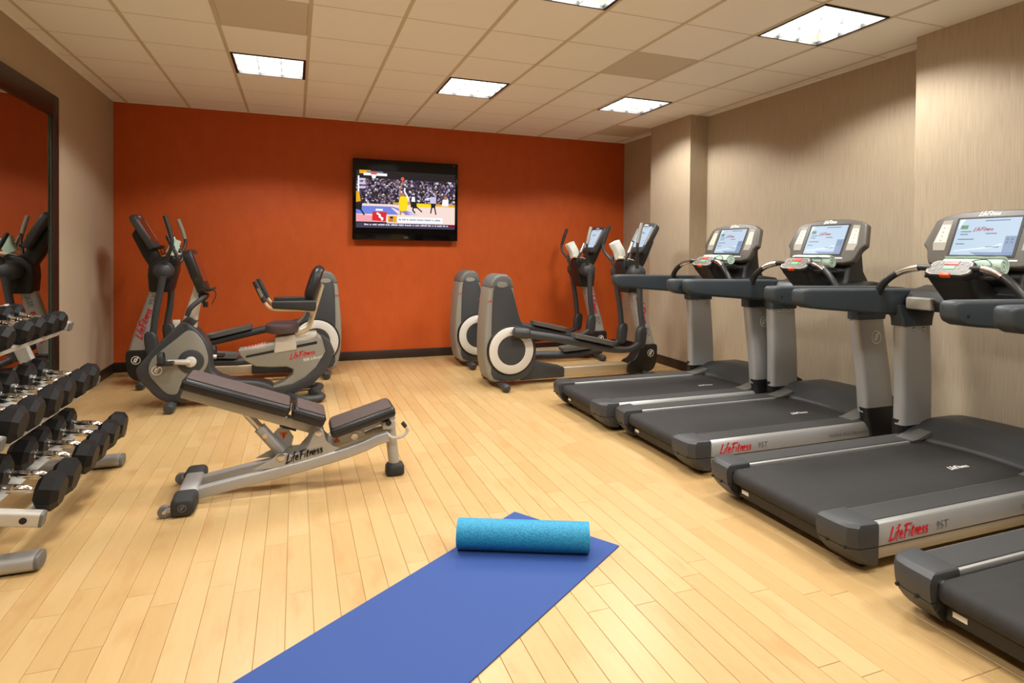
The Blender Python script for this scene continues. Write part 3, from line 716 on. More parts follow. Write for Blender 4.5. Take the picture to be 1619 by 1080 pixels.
    for s in (-1, 1):
        pad = [(s * .205, .030), (s * .275, .030), (s * .288, .080), (s * .262, .232), (s * .205, .236)]
        b = MB(); b.prism(pad, -.001, .0025, fr, .002, 1); kp = b.build('keypad', 'keypad_grey', con, 30)
        b = MB(); b.quad([F2(s * .210, .085, .0032), F2(s * .280, .085, .0032), F2(s * .262, .205, .0032), F2(s * .210, .205, .0032)]); b.build('keypad_labels', 'keypad_cream', kp, 0)
        b = MB()
        for k in range(4): b.quad([F2(s * .245 + .006, .095 + .028 * k, .0037), F2(s * .245 - .006, .095 + .028 * k, .0037), F2(s * .245 - .006, .101 + .028 * k, .0037), F2(s * .245 + .006, .101 + .028 * k, .0037)])
        b.build('keypad_icons', 'logo_grey', kp, 0)
    b = MB(); wordmark(b, F2(.065, .256, .0012), L_, cs, .026, .22); b.build('console_lettering', 'logo_white', con, 0)
    b = MB(); b.quad([F2(-.12, -.034, .001), F2(-.20, -.034, .001), F2(-.20, -.026, .001), F2(-.12, -.026, .001)]); b.build('console_label', 'logo_white', con, 0)
    # neck behind the console
    rings = [rrect((u, 0, z), X, Y, wx, wy, .03, 4) for u, z, wx, wy in ((1.63, 1.15, .26, .46), (1.62, 1.25, .17, .44), (1.62, 1.36, .12, .46), (1.66, 1.50, .08, .42), (1.685, 1.57, .04, .34))]
    b = MB(); b.loft(rings); b.build('console_neck', 'black_plastic', t, 45)
    return t
TREAD = [((4.06, -3.16, 0), 'treadmill farthest from the camera, beside the wallpapered column'),
         ((4.13, -4.135, 0), 'second treadmill from the column, its far deck behind the third one'),
         ((4.085, -5.28, 0), 'third treadmill from the column, with red lettering and the largest screen'),
         ((4.03, -6.41, 0), 'nearest treadmill, cut off by the right edge of the picture')]
tm = treadmill(*TREAD[0])
for l, lab in TREAD[1:]: copy_thing(tm, l, lab)

def spiral_roll(name, m, r_out, r_in, turns, th, length, squash=1.0, wob=0.0, parent=None, seed=0):
    """a rolled sheet along local Y, centred"""
    rnd = random.Random(seed); n = int(turns * 26); outer = []; inner = []
    for i in range(n + 1):
        t_ = i / n; a = t_ * turns * 2 * pi; r = r_in + (r_out - r_in) * t_
        w = 1 + wob * sin(a * 1.3 + seed) * .5
        outer.append((r * w * cos(a), r * w * sin(a) * squash)); inner.append(((r - th) * w * cos(a), (r - th) * w * sin(a) * squash))
    ring = outer + inner[::-1]
    ny = 9 if wob else 2; rings = []
    for k in range(ny):
        yy = -length / 2 + length * k / (ny - 1); s_ = 1 - (wob * .5 if k in (0, ny - 1) else 0) + (rnd.uniform(-wob, wob) * .4 if wob else 0)
        rings.append([(x * s_, yy, z * s_) for x, z in ring])
    b = MB(); nn = len(ring); b.loft(rings, cap=False)
    half = n + 1
    for e_ in (0, len(rings) - 1):
        for i in range(n):
            f = (e_ * nn + i, e_ * nn + i + 1, e_ * nn + nn - 2 - i, e_ * nn + nn - 1 - i); b.f.append(f if e_ else f[::-1]); b.mi.append(0)
    return b.build(name, m, parent, 50)
TOWL = ['rolled mint towel on the treadmill beside the column', 'rolled mint towel on the second treadmill from the column', 'largest rolled mint towel, on the third treadmill from the column']
for k in range(3):
    l = Vector(TREAD[k][0]); o = spiral_roll('rolled_towel', 'towel_mint', .055, .010, 2.5, .0125, .30, .88, .06, None, k)
    o.location = l + Vector((1.385, -.05, 1.318)); o.rotation_euler = (0, radians(40 * k), radians((4, 8, 3)[k]))
    tag(o, TOWL[k], 'towel', 'rolled towels on the treadmills')

# ------------------------------------------------------------------ elliptical trainer
def elliptical(loc, label):
    t = thing('elliptical_trainer', loc, label, 'elliptical', 'elliptical trainers')
    body = [(.06, .075), (.012, .20), (-.008, .38), (-.004, .58), (.012, .80), (.034, .99), (.055, 1.065), (.095, 1.115), (.15, 1.138), (.215, 1.135), (.262, 1.095), (.29, 1.0), (.335, .80), (.375, .67),
            (.45, .57), (.515, .46), (.535, .36), (.52, .24), (.46, .13), (.37, .07), (.20, .055)]
    b = MB(); b.prism(sm2(body, 3), -.158, .158, None, .035, 4, ang=50); b.build('tower_shell', 'grey_shell', t, 50)
    capo = [(.030, 1.0), (.055, 1.070), (.095, 1.121), (.15, 1.144), (.217, 1.141), (.267, 1.098), (.288, 1.03), (.29, 1.0)]
    b = MB(); b.prism(capo, -.163, .163, None, .03, 3, ang=50); b.build('tower_cap', 'charcoal_light', t, 50)
    for s in (-1, 1):
        pan = [(.085, .10), (.062, .30), (.058, .60), (.068, .92), (.085, 1.02), (.12, 1.07), (.20, 1.07), (.245, 1.03), (.284, .95), (.325, .80), (.37, .665), (.452, .56), (.520, .45), (.538, .35), (.52, .23), (.46, .125), (.36, .075)]
        b = MB(); lo, hi = sorted((s * .135, s * .172)); b.prism(sm2(pan, 3), lo, hi, None, .010, 2, ang=50); pn = b.build('side_panel', 'charcoal', t, 50)
        b = MB(); b.prism(sm2([(.105, 1.035), (.13, 1.06), (.19, 1.06), (.22, 1.035), (.19, 1.015), (.13, 1.015)], 3), *sorted((s * .170, s * .176)), None, .002, 1); b.build('panel_lip', 'grey_shell', pn, 40)
        b = MB(); wordmark(b, (.012 if s < 0 else .075, s * .1592, .865), X * -s, Z, .016, .22); b.build('tower_lettering', 'logo_red', pn, 0)
        b = MB(); b.lathe((.262, 0, .378), Y * s, [(0, .16), (.254, .16), (.254, .176), (.246, .186), (0, .186)], 48); b.build('disc_housing', 'black_plastic', t, 40)
        b = MB(); b.lathe((.262, 0, .378), Y * s, [(0, .18), (.236, .18), (.236, .190), (.231, .194), (.152, .194), (.148, .190), (0, .190)], 48); dk = b.build('crank_disc', 'disc_white', t, 40)
        b = MB(); b.lathe((.262, 0, .378), Y * s, [(0, .188), (.148, .188), (.148, .192), (.03, .196), (0, .196)], 40); b.build('disc_center', 'charcoal', dk, 40)
        up = s < 0                                   # near crank is up, far crank is down
        if up: P = [(.30, .572), (.44, .543), (.73, .492), (1.0, .432), (1.25, .372), (1.40, .345), (1.56, .338), (1.66, .375), (1.705, .42)]
        else: P = [(.24, .190), (.44, .218), (.70, .232), (1.04, .222), (1.30, .235), (1.50, .262), (1.66, .300), (1.77, .36), (1.79, .40)]
        y_ = s * .262
        b = MB(); b.tube([(p, y_, q) for p, q in P], [.040, .042, .042, .041, .038, .035, .033, .032, .032], 12, 5); ar = b.build('pedal_arm', 'charcoal', t, 60)
        b = MB(); P2 = [Vector((P[0][0] - .055, y_, P[0][1] + (.002 if up else -.004))), Vector((P[0][0] + .125, y_, P[0][1] + (-.022 if up else .018)))]
        dv = (P2[1] - P2[0]).normalized()
        b.tube([P2[0] - dv * .0, P2[0] + dv * .012, P2[0] + dv * .035, P2[1] - dv * .03, P2[1] - dv * .01, P2[1]], [.020, .044, .056, .056, .048, .034], 14, 2); b.build('crank_boot', 'charcoal', ar, 60)
        b = MB(); b.lathe((.262, s * .19, P[0][1]), Y * s, [(0, 0), (.022, 0), (.022, .06), (0, .06)], 14); b.build('crank_pin', 'steel', ar)
        # footplate tray following the arm
        if up: A, B_ = Vector((.915, y_ - s * .0, .492)), Vector((1.365, y_, .392))
        else: A, B_ = Vector((1.02, y_, .262)), Vector((1.41, y_, .292))
        e1 = (B_ - A).normalized(); e3 = Vector((-e1.z, 0, e1.x)); Ln = (B_ - A).length
        fp = [(0, -.055), (.03, -.075), (Ln - .08, -.085), (Ln - .02, -.065), (Ln, -.03), (Ln, .03), (Ln - .02, .065), (Ln - .08, .085), (.03, .075), (0, .055)]
        b = MB(); b.prism(fp, 0, .018, (A, e1, Y, e3), .006, 2); pl = b.build('footplate', 'charcoal', t, 40)
        b = MB()
        cx_ = Ln / 2
        b.loft([[A + e1 * (cx_ + (p - cx_) * k_) + Y * q * k_ + e3 * h_ for p, q in fp] for k_, h_ in ((1.0, .004), (1.05, .040), (1.06, .046), (1.02, .048), (.99, .044), (.96, .018))], cap=False); b.build('footplate_rim', 'charcoal_light', pl, 50)
        b = MB()
        for k in range(7): b.box(A + e1 * (.05 + k * (Ln - .1) / 6) + e3 * .019, (.012, .11, .006), .001, 1, Matrix((e1, Y, e3)).transposed())
        b.build('footplate_grip', 'rubber', pl, 30)
        # swing arm: knee boot, lower bar, upper handle
        if up: bx, lowP = 1.722, [(1.725, .45), (1.742, .575), (1.715, .76), (1.703, .95), (1.700, 1.14)]
        else: bx, lowP = 1.787, [(1.780, .44), (1.772, .56), (1.750, .75), (1.718, .93), (1.692, 1.10)]
        y2 = s * .245
        b = MB(); b.tube([(p, y2, q) for p, q in lowP], [.028, .031, .031, .031, .036], 12, 5); sw = b.build('swing_arm', 'charcoal', t, 60)
        b = MB(); z_ = .465 if up else .440
        rings = [rrect((bx + (q - z_) * .1, s * .25, q), X, Y, w, .085, .03, 4) for q, w in ((z_ - .115, .05), (z_ - .10, .085), (z_ - .06, .115), (z_ + .05, .118), (z_ + .095, .10), (z_ + .115, .06))]
        b.loft(rings); b.build('knee_boot', 'charcoal', sw, 50)
        hp = [(1.695, s * .235, 1.15), (1.665, s * .245, 1.235), (1.640, s * .285, 1.30), (1.605, s * .345, 1.37), (1.590, s * .370, 1.45), (1.615, s * .362, 1.55), (1.655, s * .345, 1.675)]
        b = MB(); b.tube(hp, [.026, .02, .017, .016, .017], 12, 6); b.build('moving_handle', 'charcoal', sw, 60)
        b = MB(); b.tube([(1.596, s * .369, 1.475), (1.615, s * .362, 1.55), (1.638, s * .352, 1.625), (1.658, s * .344, 1.685)], [.0195, .021, .021, .019], 12, 4); b.build('handle_grip', 'rubber' if s > 0 else 'keypad_grey', sw, 60)
        b = MB(); b.lathe((1.70, 0, 1.15), Y * s, [(0, .08), (.075, .08), (.090, .12), (.092, .19), (.085, .235), (.06, .262), (0, .270)], 24); b.build('pivot_cap', 'charcoal', t, 60)
        fh = [(1.645, s * .085, 1.20), (1.595, s * .125, 1.235), (1.585, s * .145, 1.29), (1.625, s * .150, 1.385), (1.675, s * .145, 1.50)]
        b = MB(); b.tube(fh, [.02, .017, .016, .016], 12, 6); fx = b.build('fixed_handle', 'charcoal', t, 60)
        b = MB(); b.tube([(1.618, s * .150, 1.37), (1.645, s * .149, 1.43), (1.668, s * .146, 1.485)], .0195, 12, 3); b.build('pulse_sensor', 'steel' if s < 0 else 'rubber', fx, 60)
    # base: rear casting, silver rail, front casting, feet
    b = MB(); b.prism([(.40, .045), (.40, .12), (.50, .28), (.56, .245), (.70, .195), (.90, .152), (.90, .048)], -.085, .085, None, .012, 2, ang=40); b.build('rear_casting', 'charcoal', t, 40)
    b = MB(); b.box((1.30, 0, .101), (.86, .13, .098), .012, 3); b.build('base_rail', 'rail_beige', t, 40)
    b = MB(); b.prism(sm2([(1.68, .040), (1.68, .155), (1.76, .20), (1.80, .27), (1.815, .345), (1.93, .352), (2.035, .345), (2.045, .25), (2.03, .13), (1.97, .055), (1.85, .038)], 3), -.088, .088, None, .014, 3, ang=50); fb = b.build('front_casting', 'black_plastic', t, 45)
    for s in (-1, 1):
        b = MB(); emblem(b, (1.955, s * .0892, .255), -X * s, Z, .042); b.build('emblem', 'logo_white', fb, 0)
    for x_, hw in ((.155, .36), (1.87, .32)):
        b = MB(); b.tube([(x_, -hw, .038), (x_, hw, .038)], .024, 10); ft = b.build('foot_bar', 'charcoal', t, 60)
        for s in (-1, 1):
            b = MB(); b.tube([(x_, s * (hw - .09), .040), (x_, s * (hw - .075), .041), (x_, s * hw, .041), (x_, s * (hw + .018), .037)], [.030, .040, .040, .028], 12); b.build('foot_cap', 'charcoal', ft, 60)
    rings = [rrect((cx, 0, z), X, Y, w, th, .045, 6) for z, cx, w, th in ((.33, 1.955, .160, .15), (.50, 1.915, .150, .145), (.70, 1.857, .140, .14), (.95, 1.785, .130, .14))]
    b = MB(); b.loft(rings); post = b.build('front_post', 'silver_paint', t, 50)
    dn = Vector((1.905 - 1.752, 0, .42 - .90)).normalized()
    for s in (-1, 1):
        ea = dn if s < 0 else -dn; eb = Y.cross(ea) if s < 0 else ea.cross(Y); eb = (Vector((1, 0, 0)) - ea * ea.x).normalized()
        pp = Vector((1.80, s * .0755, .875)) if s < 0 else Vector((1.906, s * .0745, .50))
        if s > 0: pp = Vector((1.935, s * .0765, .47))
        b = MB(); wordmark(b, pp - eb * .03, ea, eb, .070, .17); b.build('lettering', 'logo_red', post, 0)
        b = MB(); text_geo(b, '95X', pp - eb * .02 + ea * .345, ea, eb, .048, .15); b.build('model_lettering', 'logo_grey', post, 0)
    hub = [(1.645, .93), (1.840, .93), (1.855, 1.10), (1.845, 1.20), (1.78, 1.275), (1.66, 1.305), (1.60, 1.285), (1.585, 1.22), (1.61, 1.07)]
    b = MB(); b.prism(hub, -.105, .105, None, .022, 3, ang=40); b.build('hub_housing', 'black_plastic', t, 45)
    b = MB(); b.box((1.655, 0, 1.300), (.15, .17, .022), .008, 2, Matrix.Rotation(radians(12), 3, 'Y')); b.build('accessory_tray', 'keypad_cream', t, 40)
    b = MB(); b.prism([(1.73, 1.22), (1.84, 1.18), (1.90, 1.28), (2.0, 1.50), (1.96, 1.58), (1.86, 1.44), (1.78, 1.34)], -.065, .065, None, .015, 2, ang=35); b.build('console_mast', 'black_plastic', t, 40)
    A = Vector((1.770, 0, 1.372)); B_ = Vector((1.955, 0, 1.708)); cs = (B_ - A).normalized(); cn = Vector((-cs.z, 0, cs.x)); Ln = (B_ - A).length
    half = [(0, Ln + .008), (.12, Ln), (.17, Ln - .02), (.185, Ln - .06), (.180, .16), (.165, .13), (.160, .05), (.14, .01), (.09, 0), (0, -.004)]
    fr = (A, Y, cs, cn)
    b = MB(); b.prism(half + [(-p, q) for p, q in reversed(half[1:-1])], -.062, 0, fr, .012, 3); con = b.build('console', 'console_grey' if False else 'charcoal', t, 40)
    b = MB(); b.prism([(-.128, .075), (.128, .075), (.128, .335), (-.128, .335)], .0, .003, fr, .001, 1); sc = b.build('screen', 'screen_blue', t, 0)
    F2 = lambda p, q, k=.0035: A + Y * p + cs * q + cn * k
    b = MB(); wordmark(b, F2(.055, .245), -Y, cs, .022, .2); b.build('screen_wordmark', 'screen_line', sc, 0)
    b = MB()
    for (p, q, w) in ((.11, .19, .09), (.11, .17, .06), (.11, .13, .12), (.02, .31, .1), (-.07, .12, .04), (-.07, .15, .04)): b.quad([F2(p, q), F2(p - w, q), F2(p - w, q + .006), F2(p, q + .006)])
    b.build('screen_text', 'screen_panel', sc, 0)
    b = MB(); wordmark(b, F2(.05, .348, .001), -Y, cs, .020, .22); b.build('console_lettering', 'logo_white', con, 0)
    for s in (-1, 1):
        b = MB(); b.quad([F2(s * .138, .10, .001), F2(s * .165, .10, .001), F2(s * .168, .32, .001), F2(s * .138, .32, .001)][::s]); b.build('keypad', 'keypad_grey', con, 0)
    b = MB(); b.box(A + cs * .0 + cn * .018, (.05, .16, .03), .008, 2, Matrix((cn, Y, cs)).transposed()); b.build('headphone_shelf', 'black_plastic', con, 40)
    b = MB(); b.tube([A + cn * .03 + Y * -.06, A + cn * .05 - Z * .05 + Y * -.04, A + cn * .035 - Z * .085, A + cn * .02 - Z * .03 + Y * .03], .004, 6, 6); b.build('cable', 'black_matte', con, 60)
    return t
el = elliptical((3.65, -1.82, 0), 'elliptical trainer nearer the camera, in front of the wallpapered column')
copy_thing(el, (3.65, -.67, 0), 'elliptical trainer against the orange wall, right of the television')
e3 = copy_thing(el, (2.34, -.70, 0), 'elliptical trainer in the left corner, behind the recumbent bike', pi)
for c in e3.children:
    if c.name.startswith('screen'):
        c.data = c.data.copy(); c.data.materials[0] = MATS['screen_off']
        for g in list(c.children): bpy.data.objects.remove(g, do_unlink=True)

def folded_towel(loc, rot, label, m, size=(.125, .085, .19)):
    rings = []
    w, d, h = size
    for k in range(8):
        q = k / 7; s_ = 1 - .10 * abs(q - .5) + .03 * sin(q * 9)
        rings.append(rrect((.006 * sin(q * 5), .004 * cos(q * 7), h * q), X, Y, w * s_, d * s_, .022, 4))
    o = MB().loft(rings).build('hand_towel', m, None, 50); o.location = loc; o.rotation_euler = rot
    return tag(o, label, 'towel', 'hand towels on the ellipticals')
folded_towel((3.65 + 1.640, -1.82 + .055, 1.318), (radians(-8), radians(-22), radians(20)), 'white hand towel stuck in the tray of the nearer right elliptical', 'towel_white')
folded_towel((3.65 + 1.640, -.67 + .055, 1.318), (radians(-8), radians(-22), radians(20)), 'white hand towel stuck in the tray of the elliptical against the orange wall', 'towel_white')
folded_towel((2.33 - 1.655, -.70 - .02, 1.318), (radians(4), radians(22), radians(10)), 'pale green hand towel on the left corner elliptical', 'towel_mint', (.10, .08, .15))

# ------------------------------------------------------------------ recumbent bike (faces left)
def bike():
    ox = 1.40
    t = thing('recumbent_bike', (ox, -1.76, 0), 'grey recumbent exercise bike behind the weight bench', 'exercise bike')
    q_ = lambda pts: [(a - ox, b_) for a, b_ in pts]
    shell = q_([(.617, .345), (.640, .385), (.758, .539), (.905, .690), (.965, .745), (1.04, .702), (1.112, .622), (1.165, .53), (1.182, .42), (1.20, .30), (1.32, .225), (1.55, .195), (1.67, .150), (1.69, .085), (1.45, .080), (1.10, .060), (.896, .050), (.82, .07), (.755, .115), (.684, .205), (.632, .275)])
    b = MB(); b.prism(sm2(shell, 3), -.10, .10, None, .025, 3, ang=50); sh = b.build('front_shell', 'charcoal', t, 45)
    for s in (-1, 1):
        pan = q_([(.735, .43), (.82, .515), (.92, .60), (1.0, .665), (1.06, .65), (1.12, .57), (1.155, .47), (1.16, .38), (1.12, .30), (1.04, .255), (.96, .22), (.925, .13), (.85, .135), (.775, .22), (.715, .32)])
        b = MB(); b.prism(sm2(pan, 3), *sorted((s * .095, s * .108)), None, .005, 2, ang=50); b.build('side_panel', 'grey_shell', sh, 45)
        b = MB(); b.lathe((1.031 - ox, 0, .400), Y * s, [(0, .10), (.102, .10), (.102, .114), (.09, .118), (0, .118)], 36); b.build('crank_cover', 'charcoal', sh, 40)
        b = MB(); emblem(b, (.775 - ox, s * .1095, .338), -X * s, Z, .040); b.build('emblem', 'logo_white', sh, 0)
        b = MB(); b.lathe((1.031 - ox, 0, .400), Y * s, [(0, .115), (.045, .115), (.045, .135), (.038, .14), (0, .14)], 28); ck = b.build('crank', 'disc_white', t, 40)
        a = radians(176 if s < 0 else -4); L = .17; tip = Vector((1.031 - ox + L * cos(a), s * .15, .400 + L * sin(a)))
        b = MB(); b.tube([(1.031 - ox, s * .142, .400), (tip.x, s * .150, tip.z)], [.026, .020], 10); b.build('crank_arm', 'silver_light', ck, 60)
        b = MB(); b.box((tip.x - .0, s * .225, tip.z), (.115, .10, .028), .006, 2); b.build('pedal', 'black_plastic', ck, 30)
        b = MB(); b.tube([(tip.x - .03, s * .175, tip.z + .012), (tip.x - .035, s * .178, tip.z + .07), (tip.x - .038, s * .225, tip.z + .095), (tip.x - .035, s * .272, tip.z + .07), (tip.x - .03, s * .275, tip.z + .012)], .022, 8, 5, flat=.22); b.build('pedal_strap', 'rubber', ck, 60)
    # rear swoop that carries the seat rail
    swo = q_([(1.392, .478), (1.41, .43), (1.454, .375), (1.538, .322), (1.66, .308), (1.80, .305), (1.855, .278), (1.852, .235), (1.78, .172), (1.66, .125), (1.68, .078), (1.76, .062), (1.86, .070), (2.01, .133), (2.14, .265), (2.205, .420), (2.17, .51), (2.06, .590), (2.04, .565), (1.70, .505)])
    b = MB(); b.prism(swo, -.085, .085, None, .014, 3, ang=50); rs = b.build('rear_frame', 'grey_shell', t, 45)
    band = q_([(1.66, .118), (1.68, .070), (1.76, .054), (1.86, .062), (2.018, .127), (2.152, .260), (2.217, .420), (2.175, .52), (2.10, .575), (2.135, .43), (2.05, .29), (1.95, .20), (1.85, .150), (1.76, .135)])
    b = MB(); b.prism(band, -.092, .092, None, .008, 2, ang=50); b.build('rear_band', 'charcoal', rs, 45)
    for s in (-1, 1):
        ea = X if s < 0 else -X; x0 = (1.86 - ox) if s < 0 else (2.09 - ox)
        sl = Vector((1, 0, .18)).normalized(); eb = Vector((-sl.z, 0, sl.x)) if s < 0 else Vector((-sl.z, 0, sl.x)); ea = sl if s < 0 else -sl
        O_ = Vector((1.83 - ox, s * .0865, .372)) if s < 0 else Vector((2.06 - ox, s * .0865, .415))
        b = MB(); wordmark(b, O_, ea, eb, .050, .18); b.build('lettering', 'logo_red', rs, 0)
        b = MB(); text_geo(b, '95R Lifecycle', O_ + ea * .105 - eb * .045, ea, eb, .026, .1); b.build('model_lettering', 'logo_white', rs, 0)
        b = MB(); b.prism(q_([(1.46, .405), (2.06, .505), (2.06, .53), (1.46, .425)]), *sorted((s * .084, s * .0875))); b.build('rail_slot', 'black_matte', rs, 0)
    b = MB(); b.prism(q_([(1.40, .472), (1.425, .425), (2.06, .530), (2.06, .610), (2.03, .612)]), -.072, .072, None, .010, 2, ang=40); sr = b.build('seat_rail', 'silver_light', t, 40)
    b = MB()
    for k in range(9):
        b.box((1.47 - ox + .026 * k, 0, .490 + .0048 * k), (.012, .10, .008), .002, 1)
    b.build('rail_teeth', 'logo_red', sr, 30)
    b = MB(); b.prism(q_([(1.69, .432), (1.885, .458), (1.875, .605), (1.70, .580)]), -.098, .098, None, .014, 3, ang=40); b.build('seat_carriage', 'silver_light', t, 40)
    # seat
    rings = []
    for k, (z, sx) in enumerate(((.612, .75), (.625, .95), (.655, 1.0), (.690, .96), (.704, .78))):
        rings.append([Vector((1.76 - ox, 0, 0)) + Vector((.145 * sx * (abs(cos(a)) ** .7) * (1 if cos(a) > 0 else -1), .20 * sx * (abs(sin(a)) ** .7) * (1 if sin(a) > 0 else -1), z + .02 * cos(a) * 0)) for a in [2 * pi * i / 32 for i in range(32)]])
    b = MB(); b.loft(rings); b.build('seat_cushion', 'seat_maroon', t, 50)
    bs = Vector((2.10 - 2.00, 0, 1.20 - .845)).normalized(); bn = Vector((-bs.z, 0, bs.x)); A = Vector((2.022 - ox, 0, .86))
    rings = []
    for n_, sc in ((-.012, .86), (.0, .97), (.035, 1.0), (.062, .95), (.075, .80)):
        ring = []
        for a in [2 * pi * i / 36 for i in range(36)]:
            ca, sa = cos(a), sin(a); u = .20 * (abs(ca) ** .55) * (1 if ca > 0 else -1); v = .185 * (abs(sa) ** .55) * (1 if sa > 0 else -1)
            u *= 1 - .12 * (v / .185)
            ring.append(A + bs * (.185 + v * sc) + Y * u * sc + bn * (n_ + .02 * (u / .2) ** 2))
        rings.append(ring)
    b = MB(); b.loft(rings); b.build('back_cushion', 'vinyl_black', t, 50)
    for s in (-1, 1):
        b = MB(); b.tube([(2.105 - ox, s * .12, 1.05), (2.05 - ox, s * .13, .86), (2.00 - ox, s * .13, .69), (1.96 - ox, s * .12, .63), (1.88 - ox, s * .09, .60)], .017, 10, 6); b.build('back_frame', 'rail_beige', t, 60)
        b = MB(); rings = [rrect((x_ - ox, s * .26, .918 - h / 2), Y, Z, w, h, .014, 4) for x_, w, h in ((1.680, .055, .045), (1.690, .072, .058), (1.86, .078, .075), (2.0, .078, .092), (2.035, .074, .092), (2.045, .06, .07))]
        b.loft(rings); b.build('armrest', 'rubber', t, 50)
        b = MB(); b.tube([(2.01 - ox, s * .15, .78), (1.995 - ox, s * .22, .825), (1.90 - ox, s * .26, .838), (1.72 - ox, s * .262, .846), (1.655 - ox, s * .262, .868), (1.615 - ox, s * .262, .925), (1.55 - ox, s * .262, 1.07)], .015, 10, 6); hd = b.build('side_handle', 'rail_beige', t, 60)
        b = MB(); b.tube([(1.622 - ox, s * .262, .910), (1.60 - ox, s * .262, .960), (1.572 - ox, s * .262, 1.02), (1.540 - ox, s * .262, 1.092)], [.020, .022, .022, .020], 12, 3); b.build('hand_grip', 'rubber', hd, 60)
        b = MB(); b.box((1.583 - ox, s * .2825, .995), (.022, .004, .085), .0015, 1, Matrix.Rotation(radians(-24), 3, 'Y')); b.build('pulse_sensor', 'steel', hd, 30)
    # post, handle and console
    rings = [rrect((cx - ox, 0, z), X, Y, w, th, .03, 5) for z, cx, w, th in ((.68, 1.00, .125, .11), (.80, 1.022, .105, .10), (.95, 1.060, .090, .09), (1.05, 1.085, .085, .085))]
    b = MB(); b.loft(rings); b.build('console_post', 'silver_light', t, 50)
    b = MB(); b.prism(q_([(.955, .745), (1.04, .700), (1.075, .74), (1.0, .79)]), -.075, .075, None, .01, 2); b.build('post_collar', 'charcoal', t, 40)
    P = [(1.135 - ox, 0, .965), (1.13 - ox, -.10, .955), (1.10 - ox, -.18, .925), (1.045 - ox, -.225, .870), (1.02 - ox, -.23, .805)]
    for s in (-1, 1):
        b = MB(); b.tube([(p[0], -s * p[1], p[2]) for p in P], [.016, .018, .021, .021, .019], 12, 6); b.build('front_handle', 'rubber', t, 60)
    b = MB(); b.box((1.11 - ox, 0, .96), (.07, .10, .045), .012, 2); b.build('handle_clamp', 'black_plastic', t, 40)
    b = MB(); b.box((1.135 - ox, -.05, .885), (.04, .03, .05), .006, 2); b.build('pulse_receiver', 'black_plastic', t, 40)
    A = Vector((1.155 - ox, 0, 1.005)); B_ = Vector((1.030 - ox, 0, 1.370)); cs = (B_ - A).normalized(); cn = Vector((cs.z, 0, -cs.x)); Ln = (B_ - A).length
    half = [(0, Ln), (.13, Ln - .005), (.17, Ln - .03), (.182, Ln - .08), (.175, .14), (.15, .10), (.145, .03), (.12, 0), (0, -.004)]
    fr = (A, Y, cs, cn)
    b = MB(); b.prism(half + [(-p, q) for p, q in reversed(half[1:-1])], -.075, 0, fr, .014, 3); con = b.build('console', 'black_plastic', t, 40)
    b = MB(); b.prism([(-.135, .085), (.135, .085), (.135, Ln - .05), (-.135, Ln - .05)], 0, .004, fr, .001, 1); b.build('screen', 'screen_off', t, 30)
    b = MB(); b.box(A + cn * .02, (.06, .2, .022), .006, 2, Matrix((cn, Y, cs)).transposed()); b.build('headphone_shelf', 'black_plastic', con, 40)
    b = MB(); b.tube([A + cn * .045 + Y * -.06, A + cn * .065 - Z * .06 + Y * -.05, A + cn * .03 - Z * .13 + Y * -.05], .004, 6, 6); b.build('cable', 'black_matte', con, 60)
    # feet
    b = MB(); b.tube([(.895 - ox, -.24, .036), (.895 - ox, .24, .036)], .026, 10); ff = b.build('front_foot_bar', 'charcoal', t, 60)
    for s in (-1, 1):
        b = MB(); b.tube([(.895 - ox, s * .17, .040), (.895 - ox, s * .20, .045), (.895 - ox, s * .27, .045), (.895 - ox, s * .295, .040)], [.030, .044, .044, .032], 12); b.build('foot_cap', 'charcoal', ff, 60)
    lp = [(1.80, -.06), (1.92, -.26), (2.06, -.27), (2.10, -.20), (2.05, -.06), (2.02, 0), (2.05, .06), (2.10, .20), (2.06, .27), (1.92, .26), (1.80, .06)]
    b = MB(); P = catmull([(a - ox, c, .045) for a, c in lp], 5, True); b.tube(P + [P[0]], .030, 10, flat=1.2); b.build('rear_foot_loop', 'charcoal', t, 60)
    return t
bike()

